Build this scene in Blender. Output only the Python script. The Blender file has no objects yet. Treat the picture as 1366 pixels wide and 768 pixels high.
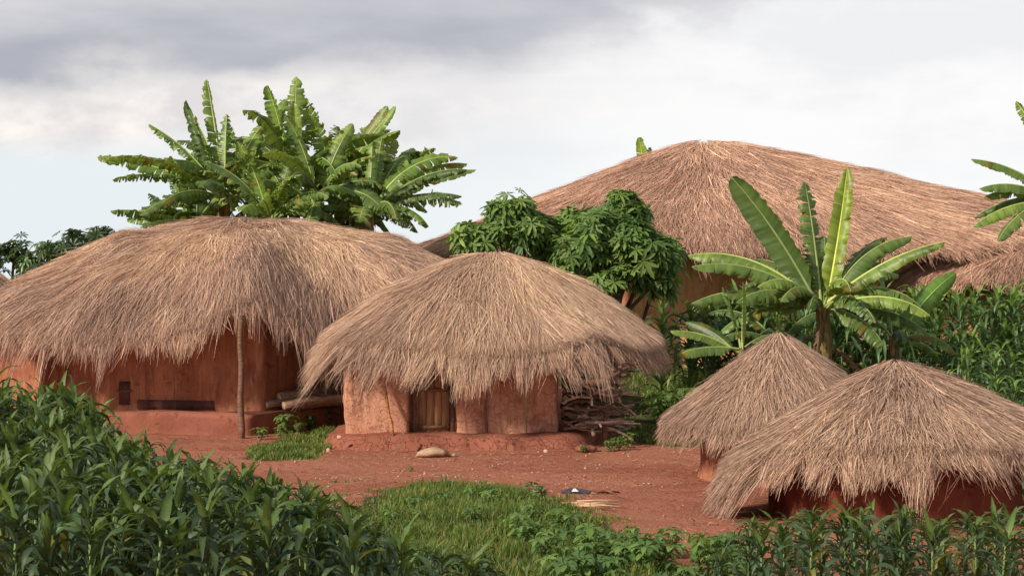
import bpy, math, random
import numpy as np
from math import radians, pi, sin, cos

random.seed(7)
rng = np.random.default_rng(11)
S = bpy.context.scene
COL = S.collection
F = 2800.0            # focal length in pixels of a 1366 wide frame

# ------------------------------------------------------------------ camera
cam = bpy.data.cameras.new("camera")
cam.sensor_width = 36.0
cam.lens = 36.0 * F / 1366.0
cam.clip_start = 0.5
cam.clip_end = 2000
camo = bpy.data.objects.new("camera", cam)
camo.location = (0, 0, 0)
camo.rotation_euler = (radians(90), 0, 0)
COL.objects.link(camo)
S.camera = camo

# ------------------------------------------------------------------ light
SUN_EL, SUN_AZ = 33.0, -128.0      # azimuth from +Y (north), clockwise: behind the camera, to the left
w = bpy.data.worlds.new("World")
S.world = w
w.use_nodes = True
sun = bpy.data.lights.new("sun", 'SUN')
sun.energy = 4.7
sun.angle = radians(3.5)
sun.color = (1.0, 0.885, 0.75)
suno = bpy.data.objects.new("sun", sun)
COL.objects.link(suno)
_az, _el = radians(SUN_AZ), radians(SUN_EL)
sdir = np.array([sin(_az) * cos(_el), cos(_az) * cos(_el), sin(_el)])
from mathutils import Vector
suno.rotation_euler = Vector(sdir).to_track_quat('Z', 'Y').to_euler()
S.view_settings.view_transform = 'Standard'
S.view_settings.look = 'None'
S.view_settings.exposure = 0.0
S.view_settings.gamma = 1.0
S.view_settings.use_curve_mapping = False
S.cycles.max_bounces = 6
S.cycles.transparent_max_bounces = 4


def sky_world():
    nt = w.node_tree
    nt.nodes.clear()
    N = nt.nodes.new

    def math_(op, a, b=None, c=None, clamp=False):
        n = N('ShaderNodeMath')
        n.operation = op
        n.use_clamp = clamp
        for i, v in enumerate((a, b, c)):
            if v is None:
                continue
            if isinstance(v, (int, float)):
                n.inputs[i].default_value = v
            else:
                nt.links.new(v, n.inputs[i])
        return n.outputs[0]

    def mix(f, a, b):
        n = N('ShaderNodeMix')
        n.data_type = 'RGBA'
        for s, v in ((n.inputs[0], f), (n.inputs[6], a), (n.inputs[7], b)):
            if isinstance(v, tuple):
                s.default_value = v + (1,)
            elif isinstance(v, (int, float)):
                s.default_value = v
            else:
                nt.links.new(v, s)
        return n.outputs[2]

    def sstep(v, a, b):
        n = N('ShaderNodeMapRange')
        n.interpolation_type = 'SMOOTHSTEP'
        n.inputs[1].default_value = a
        n.inputs[2].default_value = b
        nt.links.new(v, n.inputs[0])
        return n.outputs[0]

    tc = N('ShaderNodeTexCoord')
    sep = N('ShaderNodeSeparateXYZ')
    nt.links.new(tc.outputs['Generated'], sep.inputs[0])
    X, Z = sep.outputs[0], sep.outputs[2]

    def noise(scale, sc, off, detail=5.0, rough=0.55, dist=0.0):
        mp = N('ShaderNodeMapping')
        mp.inputs['Scale'].default_value = sc
        mp.inputs['Location'].default_value = off
        nt.links.new(tc.outputs['Generated'], mp.inputs[0])
        n = N('ShaderNodeTexNoise')
        n.inputs['Scale'].default_value = scale
        n.inputs['Detail'].default_value = detail
        n.inputs['Roughness'].default_value = rough
        n.inputs['Distortion'].default_value = dist
        nt.links.new(mp.outputs[0], n.inputs[0])
        return n.outputs[0]

    n1 = noise(9.0, (1, 1, 2.6), (3.1, 0.2, 0.7), 6, 0.5, 0.3)
    n2 = noise(5.0, (1, 1, 4.0), (1.7, 5.2, 2.2), 5, 0.5)
    n3 = noise(26.0, (1, 1, 1.8), (0.4, 0.2, 4.7), 5, 0.55)
    # pale air low down, whiter to the right
    right = sstep(X, -0.12, 0.12)
    low = mix(right, (0.84, 0.90, 0.935), (1.0, 1.0, 1.01))
    # cream cloud band under the grey deck
    band = math_('MULTIPLY', sstep(math_('ADD', Z, math_('MULTIPLY', math_('SUBTRACT', n1, 0.5), 0.09)), 0.050, 0.080), 0.95)
    cream = mix(sstep(n3, 0.35, 0.65), (0.80, 0.76, 0.755), (1.06, 0.99, 0.93))
    cream = mix(right, cream, (1.02, 1.01, 1.01))
    c = mix(band, low, cream)
    wis = math_('MULTIPLY', sstep(math_('ADD', n2, math_('MULTIPLY', math_('SUBTRACT', n3, 0.5), 0.35)), 0.44, 0.66), math_('MULTIPLY', sstep(Z, 0.03, 0.09), 0.50))
    c = mix(wis, c, (0.78, 0.79, 0.83))
    # grey deck: its lower edge rises to the right
    edge = math_('ADD', math_('MULTIPLY', math_('MAXIMUM', math_('ADD', X, 0.0), 0.0), 0.34), 0.1005)
    h = math_('SUBTRACT', Z, edge)
    h = math_('ADD', h, math_('MULTIPLY', math_('SUBTRACT', n1, 0.5), 0.055))
    h = math_('ADD', h, math_('MULTIPLY', math_('SUBTRACT', n3, 0.5), 0.030))
    deck = sstep(h, -0.010, 0.014)
    dk = mix(sstep(n2, 0.36, 0.66), (0.45, 0.465, 0.525), (0.72, 0.71, 0.745))
    dk = mix(math_('MULTIPLY', sstep(h, 0.012, 0.05), 0.5), dk, (0.70, 0.69, 0.72))
    over = mix(sstep(n2, 0.35, 0.65), (0.27, 0.285, 0.315), (0.42, 0.435, 0.465))
    dk = mix(sstep(Z, 0.16, 0.35), dk, over)
    c = mix(deck, c, dk)
    st = N('ShaderNodeTexSky')
    st.sky_type = 'NISHITA'
    st.sun_disc = False
    st.sun_elevation = radians(SUN_EL)
    st.sun_rotation = radians(SUN_AZ)
    sc = N('ShaderNodeVectorMath')
    sc.operation = 'SCALE'
    sc.inputs['Scale'].default_value = 0.07
    nt.links.new(st.outputs[0], sc.inputs[0])
    c = mix(0.05, c, sc.outputs[0])
    bg = N('ShaderNodeBackground')
    bg.inputs[1].default_value = 1.0
    nt.links.new(c, bg.inputs[0])
    out = N('ShaderNodeOutputWorld')
    nt.links.new(bg.outputs[0], out.inputs[0])


sky_world()


# ------------------------------------------------------------------ helpers
def ip(v, xs, ys):
    return np.interp(v, xs, ys)


TY = [-60, 0, 18, 26, 31, 37, 44, 52, 70, 300]
TZ = [-2.7, -2.65, -2.62, -2.56, -2.50, -2.42, -2.08, -1.65, -1.25, -1.0]


def table_noise(seed):
    return np.random.default_rng(seed).random((64, 64))


_TAB = {}


def vnoise(x, y, seed=0):
    if seed not in _TAB:
        _TAB[seed] = table_noise(seed + 100)
    T = _TAB[seed]
    x = np.asarray(x, float); y = np.asarray(y, float)
    xi = np.floor(x).astype(int); yi = np.floor(y).astype(int)
    fx = x - xi; fy = y - yi
    fx = fx * fx * (3 - 2 * fx); fy = fy * fy * (3 - 2 * fy)
    a = T[xi % 64, yi % 64]; b = T[(xi + 1) % 64, yi % 64]
    c = T[xi % 64, (yi + 1) % 64]; d = T[(xi + 1) % 64, (yi + 1) % 64]
    return (a * (1 - fx) + b * fx) * (1 - fy) + (c * (1 - fx) + d * fx) * fy


def zg(x, y):
    x = np.asarray(x, float); y = np.asarray(y, float)
    z = np.interp(y, TY, TZ)
    m = np.exp(-(((x + 0.2) / 1.9) ** 2 + ((y - 22.8) / 4.2) ** 2) ** 2) * 0.10
    near = np.clip((75 - y) / 30, 0, 1)
    z = z + m + near * ((vnoise(x * 0.8, y * 0.8, 1) - 0.5) * 0.05 + (vnoise(x * 2.7, y * 2.7, 2) - 0.5) * 0.018)
    return z


def px(u, v, Y):
    """the point at distance Y seen at pixel (u, v) of the photograph; used to measure sizes"""
    return ((u - 683) / F * Y, Y, -(v - 384) / F * Y)


def inpoly(x, y, poly):
    r = np.zeros(x.shape, bool)
    n = len(poly)
    for i in range(n):
        x1, y1 = poly[i]; x2, y2 = poly[(i + 1) % n]
        c = ((y1 > y) != (y2 > y))
        with np.errstate(divide='ignore', invalid='ignore'):
            xx = (x2 - x1) * (y - y1) / (y2 - y1 + 1e-12) + x1
        r ^= c & (x < xx)
    return r


ORG = {}


def empty(name, loc, label, cat, group=None):
    o = bpy.data.objects.new(name, None)
    o.empty_display_size = 0.2
    o.location = loc
    COL.objects.link(o)
    o["label"] = label
    o["category"] = cat
    if group:
        o["group"] = group
    ORG[o.name] = np.array(loc, float)
    return o


def tag(o, label=None, cat=None, group=None, kind=None):
    if label: o["label"] = label
    if cat: o["category"] = cat
    if group: o["group"] = group
    if kind: o["kind"] = kind
    return o


def mesh_data(name, V, faces, mat, smooth=False, col=None, uv=None):
    """V (n,3); faces = list of int arrays (m,k)"""
    V = np.asarray(V, np.float32)
    me = bpy.data.meshes.new(name)
    faces = [np.asarray(f, np.int32) for f in faces if len(f)]
    loops = np.concatenate([f.ravel() for f in faces])
    tot = np.concatenate([np.full(len(f), f.shape[1], np.int32) for f in faces])
    start = np.concatenate([[0], np.cumsum(tot)[:-1]]).astype(np.int32)
    me.vertices.add(len(V))
    me.vertices.foreach_set("co", V.ravel())
    me.loops.add(len(loops))
    me.loops.foreach_set("vertex_index", loops)
    me.polygons.add(len(tot))
    me.polygons.foreach_set("loop_start", start)
    me.polygons.foreach_set("loop_total", tot)
    if smooth:
        me.polygons.foreach_set("use_smooth", np.ones(len(tot), bool))
    if col is not None:
        a = me.attributes.new("Col", 'FLOAT_COLOR', 'POINT')
        c4 = np.ones((len(V), 4), np.float32)
        c4[:, :3] = col
        a.data.foreach_set("color", c4.ravel())
    if uv is not None:
        l = me.uv_layers.new(name="UVMap")
        l.data.foreach_set("uv", np.asarray(uv, np.float32)[loops].ravel())
    me.materials.append(mat)
    me.update(calc_edges=True)
    me.validate()
    return me


def obj(name, V, faces, mat, parent=None, **k):
    """a mesh object given in world coordinates; under a parent it is stored relative to it"""
    V = np.asarray(V, float)
    o = bpy.data.objects.new(name, None if V is None else mesh_rel(name, V, faces, mat, parent, **k))
    COL.objects.link(o)
    if parent is not None:
        o.parent = parent
        ORG[o.name] = ORG[parent.name]
    else:
        ORG[o.name] = np.zeros(3)
    return o


def mesh_rel(name, V, faces, mat, parent, **k):
    off = ORG[parent.name] if parent is not None else 0
    return mesh_data(name, V - off, faces, mat, **k)


def solo(name, V, faces, mat, label, cat, group=None, kind=None, **k):
    """a thing that is one mesh, its origin at its base centre"""
    V = np.asarray(V, float)
    loc = np.array([V[:, 0].mean(), V[:, 1].mean(), V[:, 2].min()])
    o = bpy.data.objects.new(name, mesh_data(name, V - loc, faces, mat, **k))
    o.location = loc
    COL.objects.link(o)
    ORG[o.name] = loc
    return tag(o, label, cat, group, kind)


class MB:
    def __init__(s):
        s.V = []; s.Q = []; s.T = []; s.C = []; s.n = 0

    def add(s, V, quads=None, tris=None, col=None):
        V = np.asarray(V, float).reshape(-1, 3)
        if quads is not None and len(quads): s.Q.append(np.asarray(quads) + s.n)
        if tris is not None and len(tris): s.T.append(np.asarray(tris) + s.n)
        s.V.append(V)
        c = np.ones((len(V), 3)) if col is None else np.broadcast_to(np.asarray(col, float), (len(V), 3))
        s.C.append(c)
        s.n += len(V)

    def tube(s, pts, rad, seg=6, col=None, jag=0.0):
        pts = np.asarray(pts, float); rad = np.broadcast_to(np.asarray(rad, float), (len(pts),))
        n = len(pts)
        d = np.gradient(pts, axis=0)
        d /= np.linalg.norm(d, axis=1)[:, None] + 1e-9
        ref = np.array([0, 0, 1.0]) if abs(d[:, 2]).mean() < 0.8 else np.array([1.0, 0, 0])
        a = np.cross(d, ref); a /= np.linalg.norm(a, axis=1)[:, None]
        b = np.cross(d, a)
        th = np.arange(seg) / seg * 2 * pi
        R = rad[:, None] * (1 + jag * (rng.random((n, seg)) - 0.5))
        V = pts[:, None, :] + R[..., None] * (np.cos(th)[None, :, None] * a[:, None, :] + np.sin(th)[None, :, None] * b[:, None, :])
        V = V.reshape(-1, 3)
        i = np.arange(n - 1)[:, None] * seg; j = np.arange(seg)[None, :]; j2 = (j + 1) % seg
        q = np.stack([i + j, i + j2, i + seg + j2, i + seg + j], -1).reshape(-1, 4)
        V = np.vstack([V, pts[0], pts[-1]])
        k = n * seg
        jj = np.arange(seg); jj2 = (jj + 1) % seg
        t = np.vstack([np.stack([np.full(seg, k), jj2, jj], -1),
                       np.stack([np.full(seg, k + 1), (n - 1) * seg + jj, (n - 1) * seg + jj2], -1)])
        s.add(V, q, t, col)

    def box(s, lo, hi, col=None):
        x0, y0, z0 = lo; x1, y1, z1 = hi
        V = [(x0, y0, z0), (x1, y0, z0), (x1, y1, z0), (x0, y1, z0), (x0, y0, z1), (x1, y0, z1), (x1, y1, z1), (x0, y1, z1)]
        s.add(V, [(0, 3, 2, 1), (4, 5, 6, 7), (0, 1, 5, 4), (1, 2, 6, 5), (2, 3, 7, 6), (3, 0, 4, 7)], None, col)

    def get(s):
        f = []
        if s.Q: f.append(np.vstack(s.Q))
        if s.T: f.append(np.vstack(s.T))
        return np.vstack(s.V), f, np.vstack(s.C)

    def obj(s, name, mat, parent=None, **k):
        V, f, c = s.get()
        return obj(name, V, f, mat, parent, col=c, **k)

    def solo(s, name, mat, label, cat, group=None, kind=None, **k):
        V, f, c = s.get()
        return solo(name, V, f, mat, label, cat, group, kind, col=c, **k)


# ------------------------------------------------------------------ materials
class NT:
    def __init__(s, name):
        s.m = bpy.data.materials.new(name)
        s.m.use_nodes = True
        s.nt = s.m.node_tree
        s.nt.nodes.clear()
        s.out = s.nt.nodes.new('ShaderNodeOutputMaterial')
        s.tc = s.nt.nodes.new('ShaderNodeTexCoord')

    def n(s, t, **k):
        nd = s.nt.nodes.new('ShaderNode' + t)
        for a, v in k.items():
            setattr(nd, a, v)
        return nd

    def set(s, sock, v):
        if isinstance(v, bpy.types.NodeSocket):
            s.nt.links.new(v, sock)
        elif isinstance(v, tuple) and len(v) == 3 and sock.type == 'RGBA':
            sock.default_value = v + (1,)
        else:
            sock.default_value = v

    def map(s, sc, src='Object'):
        m = s.n('Mapping')
        m.inputs['Scale'].default_value = sc
        s.set(m.inputs[0], s.tc.outputs[src])
        return m.outputs[0]

    def noise(s, vec, scale, detail=4.0, rough=0.55, dist=0.0):
        nd = s.n('TexNoise')
        s.set(nd.inputs['Vector'], vec)
        nd.inputs['Scale'].default_value = scale
        nd.inputs['Detail'].default_value = detail
        nd.inputs['Roughness'].default_value = rough
        nd.inputs['Distortion'].default_value = dist
        return nd.outputs[0]

    def ramp(s, v, lo, hi):
        nd = s.n('MapRange', interpolation_type='SMOOTHSTEP')
        s.set(nd.inputs[0], v)
        nd.inputs[1].default_value = lo
        nd.inputs[2].default_value = hi
        return nd.outputs[0]

    def mix(s, f, a, b, mode='MIX'):
        nd = s.n('Mix', data_type='RGBA', blend_type=mode)
        s.set(nd.inputs[0], f); s.set(nd.inputs[6], a); s.set(nd.inputs[7], b)
        return nd.outputs[2]

    def math(s, op, a, b=0.0):
        nd = s.n('Math', operation=op)
        s.set(nd.inputs[0], a); s.set(nd.inputs[1], b)
        return nd.outputs[0]

    def bump(s, h, strength=0.5, dist=0.02):
        nd = s.n('Bump')
        nd.inputs['Strength'].default_value = strength
        nd.inputs['Distance'].default_value = dist
        s.set(nd.inputs['Height'], h)
        return nd.outputs[0]

    def surf(s, color, rough=0.8, normal=None, spec=0.3, transl=0.0, tcol=None):
        b = s.n('BsdfPrincipled')
        s.set(b.inputs['Base Color'], color)
        s.set(b.inputs['Roughness'], rough)
        b.inputs['Specular IOR Level'].default_value = spec
        if normal is not None: s.set(b.inputs['Normal'], normal)
        sh = b.outputs[0]
        if transl > 0:
            t = s.n('BsdfTranslucent')
            s.set(t.inputs[0], tcol if tcol is not None else color)
            mx = s.n('MixShader')
            mx.inputs[0].default_value = transl
            s.nt.links.new(sh, mx.inputs[1]); s.nt.links.new(t.outputs[0], mx.inputs[2])
            sh = mx.outputs[0]
        s.nt.links.new(sh, s.out.inputs[0])
        return s.m

    def col(s):
        a = s.n('Attribute', attribute_name='Col')
        return a.outputs[0]

    def orand(s):
        return s.n('ObjectInfo').outputs['Random']


def m_earth():
    t = NT("red_earth")
    o = t.map((1, 1, 1))
    a = t.noise(o, 0.55, 5, 0.6)
    b = t.noise(o, 5.0, 6, 0.65)
    c = t.noise(t.map((1, 0.35, 1)), 2.0, 5, 0.6, 0.4)
    col = t.mix(t.ramp(a, 0.35, 0.66), (0.35, 0.118, 0.070), (0.46, 0.180, 0.110))
    col = t.mix(t.math('MULTIPLY', t.ramp(b, 0.40, 0.72), 0.55), col, (0.50, 0.22, 0.15))
    col = t.mix(t.math('MULTIPLY', t.ramp(c, 0.52, 0.72), 0.45), col, (0.24, 0.08, 0.052))
    col = t.mix(t.math('MULTIPLY', t.ramp(t.noise(o, 24, 3, 0.6), 0.60, 0.72), 0.6), col, (0.52, 0.27, 0.18))
    col = t.mix(t.math('MULTIPLY', t.ramp(t.noise(o, 15, 3, 0.6), 0.62, 0.75), 0.55), col, (0.15, 0.05, 0.035))
    g = t.n('Attribute', attribute_name='Col')
    sp = t.n('SeparateXYZ'); t.set(sp.inputs[0], g.outputs[1])
    gm = t.ramp(t.math('ADD', sp.outputs[0], t.math('MULTIPLY', t.math('SUBTRACT', b, 0.5), 0.5)), 0.35, 0.65)
    soil = t.mix(b, (0.075, 0.05, 0.025), (0.09, 0.10, 0.035))
    col = t.mix(gm, col, soil)
    h = t.math('ADD', t.noise(o, 8, 6, 0.65), t.math('MULTIPLY', t.noise(o, 34, 4, 0.6), 0.4))
    vo = t.n('TexVoronoi'); t.set(vo.inputs['Vector'], t.map((1, 0.6, 1))); vo.inputs['Scale'].default_value = 3.2
    h = t.math('ADD', h, t.math('MULTIPLY', t.ramp(vo.outputs[0], 0.08, 0.24), 0.35))
    path = t.ramp(t.noise(t.map((0.25, 1.1, 1)), 1.0, 4, 0.55, 0.8), 0.48, 0.60)
    col = t.mix(t.math('MULTIPLY', t.math('MULTIPLY', path, t.math('SUBTRACT', 1.0, gm)), 0.45), col, (0.50, 0.215, 0.135))
    return t.surf(col, 0.95, t.bump(h, 1.0, 0.09), 0.1)


def m_mud(name, c0, c1, c2, streak=0.6, crack=0.0, base=None):
    t = NT(name)
    o = t.map((1, 1, 1))
    n1 = t.noise(o, 1.3, 5, 0.6)
    st = t.noise(t.map((5, 5, 0.8)), 1.6, 6, 0.7, 0.8)
    n2 = t.noise(o, 14, 5, 0.6)
    col = t.mix(t.ramp(n1, 0.33, 0.68), c0, c1)
    col = t.mix(t.math('MULTIPLY', t.ramp(st, 0.46, 0.70), streak), col, c2)
    col = t.mix(t.math('MULTIPLY', t.ramp(t.noise(t.map((6, 6, 0.6)), 1.1, 5, 0.65, 0.5), 0.52, 0.72), streak * 0.8), col, tuple(0.55 * v for v in c0))
    col = t.mix(t.math('MULTIPLY', t.ramp(n2, 0.55, 0.75), 0.35), col, tuple(min(1, 1.5 * v) for v in c1))
    chip = t.ramp(t.noise(o, 3.2, 6, 0.68, 0.6), 0.585, 0.615)
    col = t.mix(t.math('MULTIPLY', chip, 0.5), col, tuple(0.62 * v for v in c0))
    h = t.math('ADD', t.noise(o, 6, 6, 0.6), t.math('MULTIPLY', t.noise(o, 30, 4, 0.6), 0.35))
    h = t.math('SUBTRACT', h, t.math('MULTIPLY', chip, 0.35))
    if crack:
        v = t.n('TexVoronoi', feature='DISTANCE_TO_EDGE')
        wv = t.n('VectorMath', operation='ADD')
        nn = t.n('TexNoise'); nn.inputs['Scale'].default_value = 3.0
        t.set(nn.inputs['Vector'], o)
        t.set(wv.inputs[0], o); t.set(wv.inputs[1], nn.outputs[1])
        t.set(v.inputs['Vector'], wv.outputs[0])
        v.inputs['Scale'].default_value = 5.5
        ck = t.ramp(v.outputs[0], 0.0, 0.035)
        col = t.mix(t.math('MULTIPLY', t.math('SUBTRACT', 1.0, ck), crack), col, tuple(0.30 * q for q in c0))
        h = t.math('ADD', h, t.math('MULTIPLY', ck, 0.6))
    if base is not None:
        sp = t.n('SeparateXYZ'); t.set(sp.inputs[0], t.tc.outputs['Object'])
        z = t.math('ADD', sp.outputs[2], t.math('MULTIPLY', t.math('SUBTRACT', st, 0.5), 0.25))
        col = t.mix(t.math('MULTIPLY', t.math('SUBTRACT', 1.0, t.ramp(z, base[0], base[1])), base[3]), col, base[2])
    return t.surf(col, 0.93, t.bump(h, 0.7, 0.03), 0.12)


def m_straw():
    t = NT("dry_thatch_straw")
    return t.surf(t.col(), 0.7, None, 0.25, 0.12)


def m_under():
    t = NT("thatch_underlayer")
    n = t.noise(t.map((1, 1, 1)), 22, 5, 0.7)
    col = t.mix(t.ramp(n, 0.3, 0.7), (0.13, 0.085, 0.055), (0.36, 0.25, 0.17))
    return t.surf(col, 0.95, t.bump(n, 1.0, 0.05), 0.1)


def m_leaf(name, c0, c1, rough=0.45, transl=0.3, tcol=(0.2, 0.32, 0.05), vary=0.35, sc=2.2, spec=0.4, vein=0.0):
    t = NT(name)
    n = t.noise(t.map((1, 1, 1)), sc, 4, 0.6)
    col = t.mix(t.ramp(n, 0.3, 0.7), c0, c1)
    col = t.mix(t.math('MULTIPLY', t.orand(), vary), col, tuple(1.35 * v for v in c1))
    col = t.mix(1.0, col, t.col(), 'MULTIPLY')
    tc2 = t.mix(1.0, tcol, t.col(), 'MULTIPLY')
    nb = t.bump(t.noise(t.map((1, 1, 1)), 26, 3, 0.6), 0.35, 0.01)
    return t.surf(col, rough, nb, spec, transl, tc2)


def m_wood(name, c0, c1, sc=(3, 3, 12), rough=0.85):
    t = NT(name)
    n = t.noise(t.map(sc), 4.0, 5, 0.65, 0.4)
    col = t.mix(t.ramp(n, 0.3, 0.7), c0, c1)
    col = t.mix(1.0, col, t.col(), 'MULTIPLY')
    return t.surf(col, rough, t.bump(n, 0.7, 0.012), 0.2)


def m_plain(name, c0, c1, sc=20.0, rough=0.85, bump=0.5):
    t = NT(name)
    n = t.noise(t.map((1, 1, 1)), sc, 5, 0.65)
    col = t.mix(t.ramp(n, 0.3, 0.7), c0, c1)
    col = t.mix(1.0, col, t.col(), 'MULTIPLY')
    return t.surf(col, rough, t.bump(n, bump, 0.01), 0.2)


M = dict(
    earth=m_earth(),
    mud_pink=m_mud("pink_mud_plaster", (0.51, 0.23, 0.14), (0.65, 0.325, 0.21), (0.78, 0.46, 0.32), 0.8, 0.25),
    mud_orange=m_mud("orange_mud_plaster", (0.32, 0.122, 0.070), (0.46, 0.195, 0.108), (0.62, 0.30, 0.16), 0.75, 0.0),
    mud_pale=m_mud("pale_orange_plaster", (0.66, 0.33, 0.14), (0.80, 0.45, 0.23), (0.55, 0.24, 0.10), 0.7, 0.0),
    mud_red=m_mud("red_mud_plaster", (0.17, 0.046, 0.030), (0.24, 0.066, 0.038), (0.32, 0.11, 0.06), 0.6, 0.0),
    plinth=m_mud("packed_mud_plinth", (0.24, 0.085, 0.055), (0.32, 0.12, 0.08), (0.38, 0.15, 0.09), 0.25, 0.0),
    mound=m_mud("cracked_mud_mound", (0.27, 0.095, 0.06), (0.35, 0.13, 0.085), (0.36, 0.14, 0.09), 0.15, 0.8),
    straw=m_straw(), under=m_under(),
    maize=m_leaf("maize_leaf", (0.027, 0.054, 0.022), (0.047, 0.081, 0.033), 0.52, 0.22, (0.11, 0.17, 0.03), 0.5, 3.0, 0.4),
    maize_tall=m_leaf("tall_maize_leaf", (0.05, 0.095, 0.032), (0.085, 0.15, 0.05), 0.45, 0.22, (0.16, 0.25, 0.05), 0.35, 3.0, 0.45),
    stalk=m_leaf("maize_stalk", (0.10, 0.17, 0.05), (0.16, 0.24, 0.07), 0.5, 0.0, (0.2, 0.3, 0.1), 0.3, 4.0, 0.3),
    banana=m_leaf("banana_leaf", (0.072, 0.135, 0.030), (0.140, 0.215, 0.050), 0.42, 0.28, (0.30, 0.38, 0.05), 0.5, 1.6, 0.45),
    rib=m_leaf("banana_midrib", (0.25, 0.33, 0.10), (0.36, 0.44, 0.16), 0.5, 0.0, (0.3, 0.4, 0.1), 0.2, 3.0, 0.3),
    pstem=m_wood("banana_pseudostem", (0.075, 0.045, 0.025), (0.30, 0.24, 0.09), (9, 9, 0.7), 0.7),
    dryleaf=m_plain("dry_banana_leaf", (0.09, 0.058, 0.034), (0.22, 0.145, 0.08), 9.0, 0.85),
    cassava=m_leaf("cassava_leaf", (0.10, 0.19, 0.048), (0.20, 0.30, 0.085), 0.5, 0.35, (0.16, 0.30, 0.05), 0.2, 1.2, 0.4),
    bush=m_leaf("dark_bush_leaf", (0.025, 0.055, 0.022), (0.055, 0.095, 0.030), 0.35, 0.18, (0.12, 0.18, 0.03), 0.4, 1.0, 0.5),
    weed=m_leaf("weed_leaf", (0.085, 0.165, 0.045), (0.15, 0.25, 0.07), 0.5, 0.3, (0.25, 0.36, 0.06), 0.5, 3.0, 0.35),
    grass=m_leaf("grass_blade", (0.085, 0.145, 0.036), (0.185, 0.235, 0.064), 0.55, 0.3, (0.28, 0.37, 0.08), 0.0, 1.6, 0.3),
    bark=m_wood("bark", (0.09, 0.055, 0.035), (0.20, 0.13, 0.085)),
    pole=m_wood("weathered_pole", (0.12, 0.06, 0.04), (0.27, 0.15, 0.10)),
    firewood=m_wood("firewood_bark", (0.14, 0.085, 0.065), (0.36, 0.25, 0.19)),
    cutwood=m_plain("cut_wood_face", (0.55, 0.36, 0.20), (0.72, 0.52, 0.33), 25.0),
    board=m_wood("door_boards", (0.40, 0.22, 0.12), (0.56, 0.35, 0.20), (10, 10, 1.2)),
    sack=m_plain("woven_sack", (0.36, 0.23, 0.14), (0.52, 0.37, 0.24), 30.0, 0.9),
    stone=m_plain("stone", (0.42, 0.25, 0.17), (0.62, 0.43, 0.32), 9.0, 0.9),
    char=m_plain("charred_rag", (0.035, 0.03, 0.04), (0.12, 0.10, 0.12), 12.0, 0.9),
    white=m_plain("pale_rag", (0.70, 0.68, 0.68), (0.85, 0.84, 0.84), 12.0, 0.8),
    red=m_plain("banana_bud", (0.20, 0.05, 0.06), (0.34, 0.10, 0.11), 12.0, 0.5),
    shade_slab=m_mud("dark_shade_mud", (0.10, 0.046, 0.04), (0.17, 0.075, 0.055), (0.26, 0.11, 0.07), 0.5, 0.0),  # dark colour for the painted shade at the wall foot, also the window
)

# ------------------------------------------------------------------ ground
G_FRONT = [(-1.45, 26.9), (-0.9, 27.5), (-.4, 27.2), (.15, 25.6), (.66, 24.2), (1.0, 22.6), (1.25, 21), (1.7, 19.2), (1.5, 14.5), (-1.2, 14.5), (-1.5, 20), (-1.95, 24)]
G_LOGS = [(-4.05, 31.2), (-3.6, 30.3), (-3.0, 30.6), (-2.80, 32.3), (-2.9, 36.5), (-3.4, 36.8), (-3.7, 34.6), (-4.05, 32.8)]
G_BACK = [(1.75, 33.6), (2.2, 32.9), (2.7, 32.4), (3.5, 33.4), (4.5, 36), (6.5, 36.0), (14, 34), (16, 50), (2.0, 50), (1.9, 40)]
G_SIDE = [(5.6, 24.5), (16, 20), (16, 36), (6.0, 36.5)]


def ground():
    xs = np.concatenate([[-400, -200, -100, -60, -35, -22], np.arange(-14, 16.01, 0.22), [22, 35, 60, 100, 200, 400]])
    ys = np.concatenate([[-60, -20, 0, 8], np.arange(12, 60.01, 0.22), [66, 75, 90, 120, 180, 300, 600]])
    Xg, Yg = np.meshgrid(xs, ys)
    Z = zg(Xg, Yg)
    V = np.stack([Xg, Yg, Z], -1).reshape(-1, 3)
    nx, ny = len(xs), len(ys)
    i = np.arange(ny - 1)[:, None] * nx + np.arange(nx - 1)[None, :]
    q = np.stack([i, i + 1, i + nx + 1, i + nx], -1).reshape(-1, 4)
    x, y = V[:, 0], V[:, 1]
    m = np.zeros(len(V))
    for p in (G_FRONT, G_LOGS, G_BACK, G_SIDE):
        m = np.maximum(m, inpoly(x, y, p).astype(float) * 0.8)
    m = np.where((y > 44) | (np.abs(x) > 15), 1.0, m)
    o = obj("ground", V, [q], M['earth'], smooth=True, col=np.stack([m, m, m], -1))
    tag(o, "red earth of the yard rising gently to a grassy field", "ground", kind="structure")


ground()


# ------------------------------------------------------------------ thatch
def sm(x, a, b):
    t = np.clip((x - a) / (b - a), 0, 1)
    return t * t * (3 - 2 * t)


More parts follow.
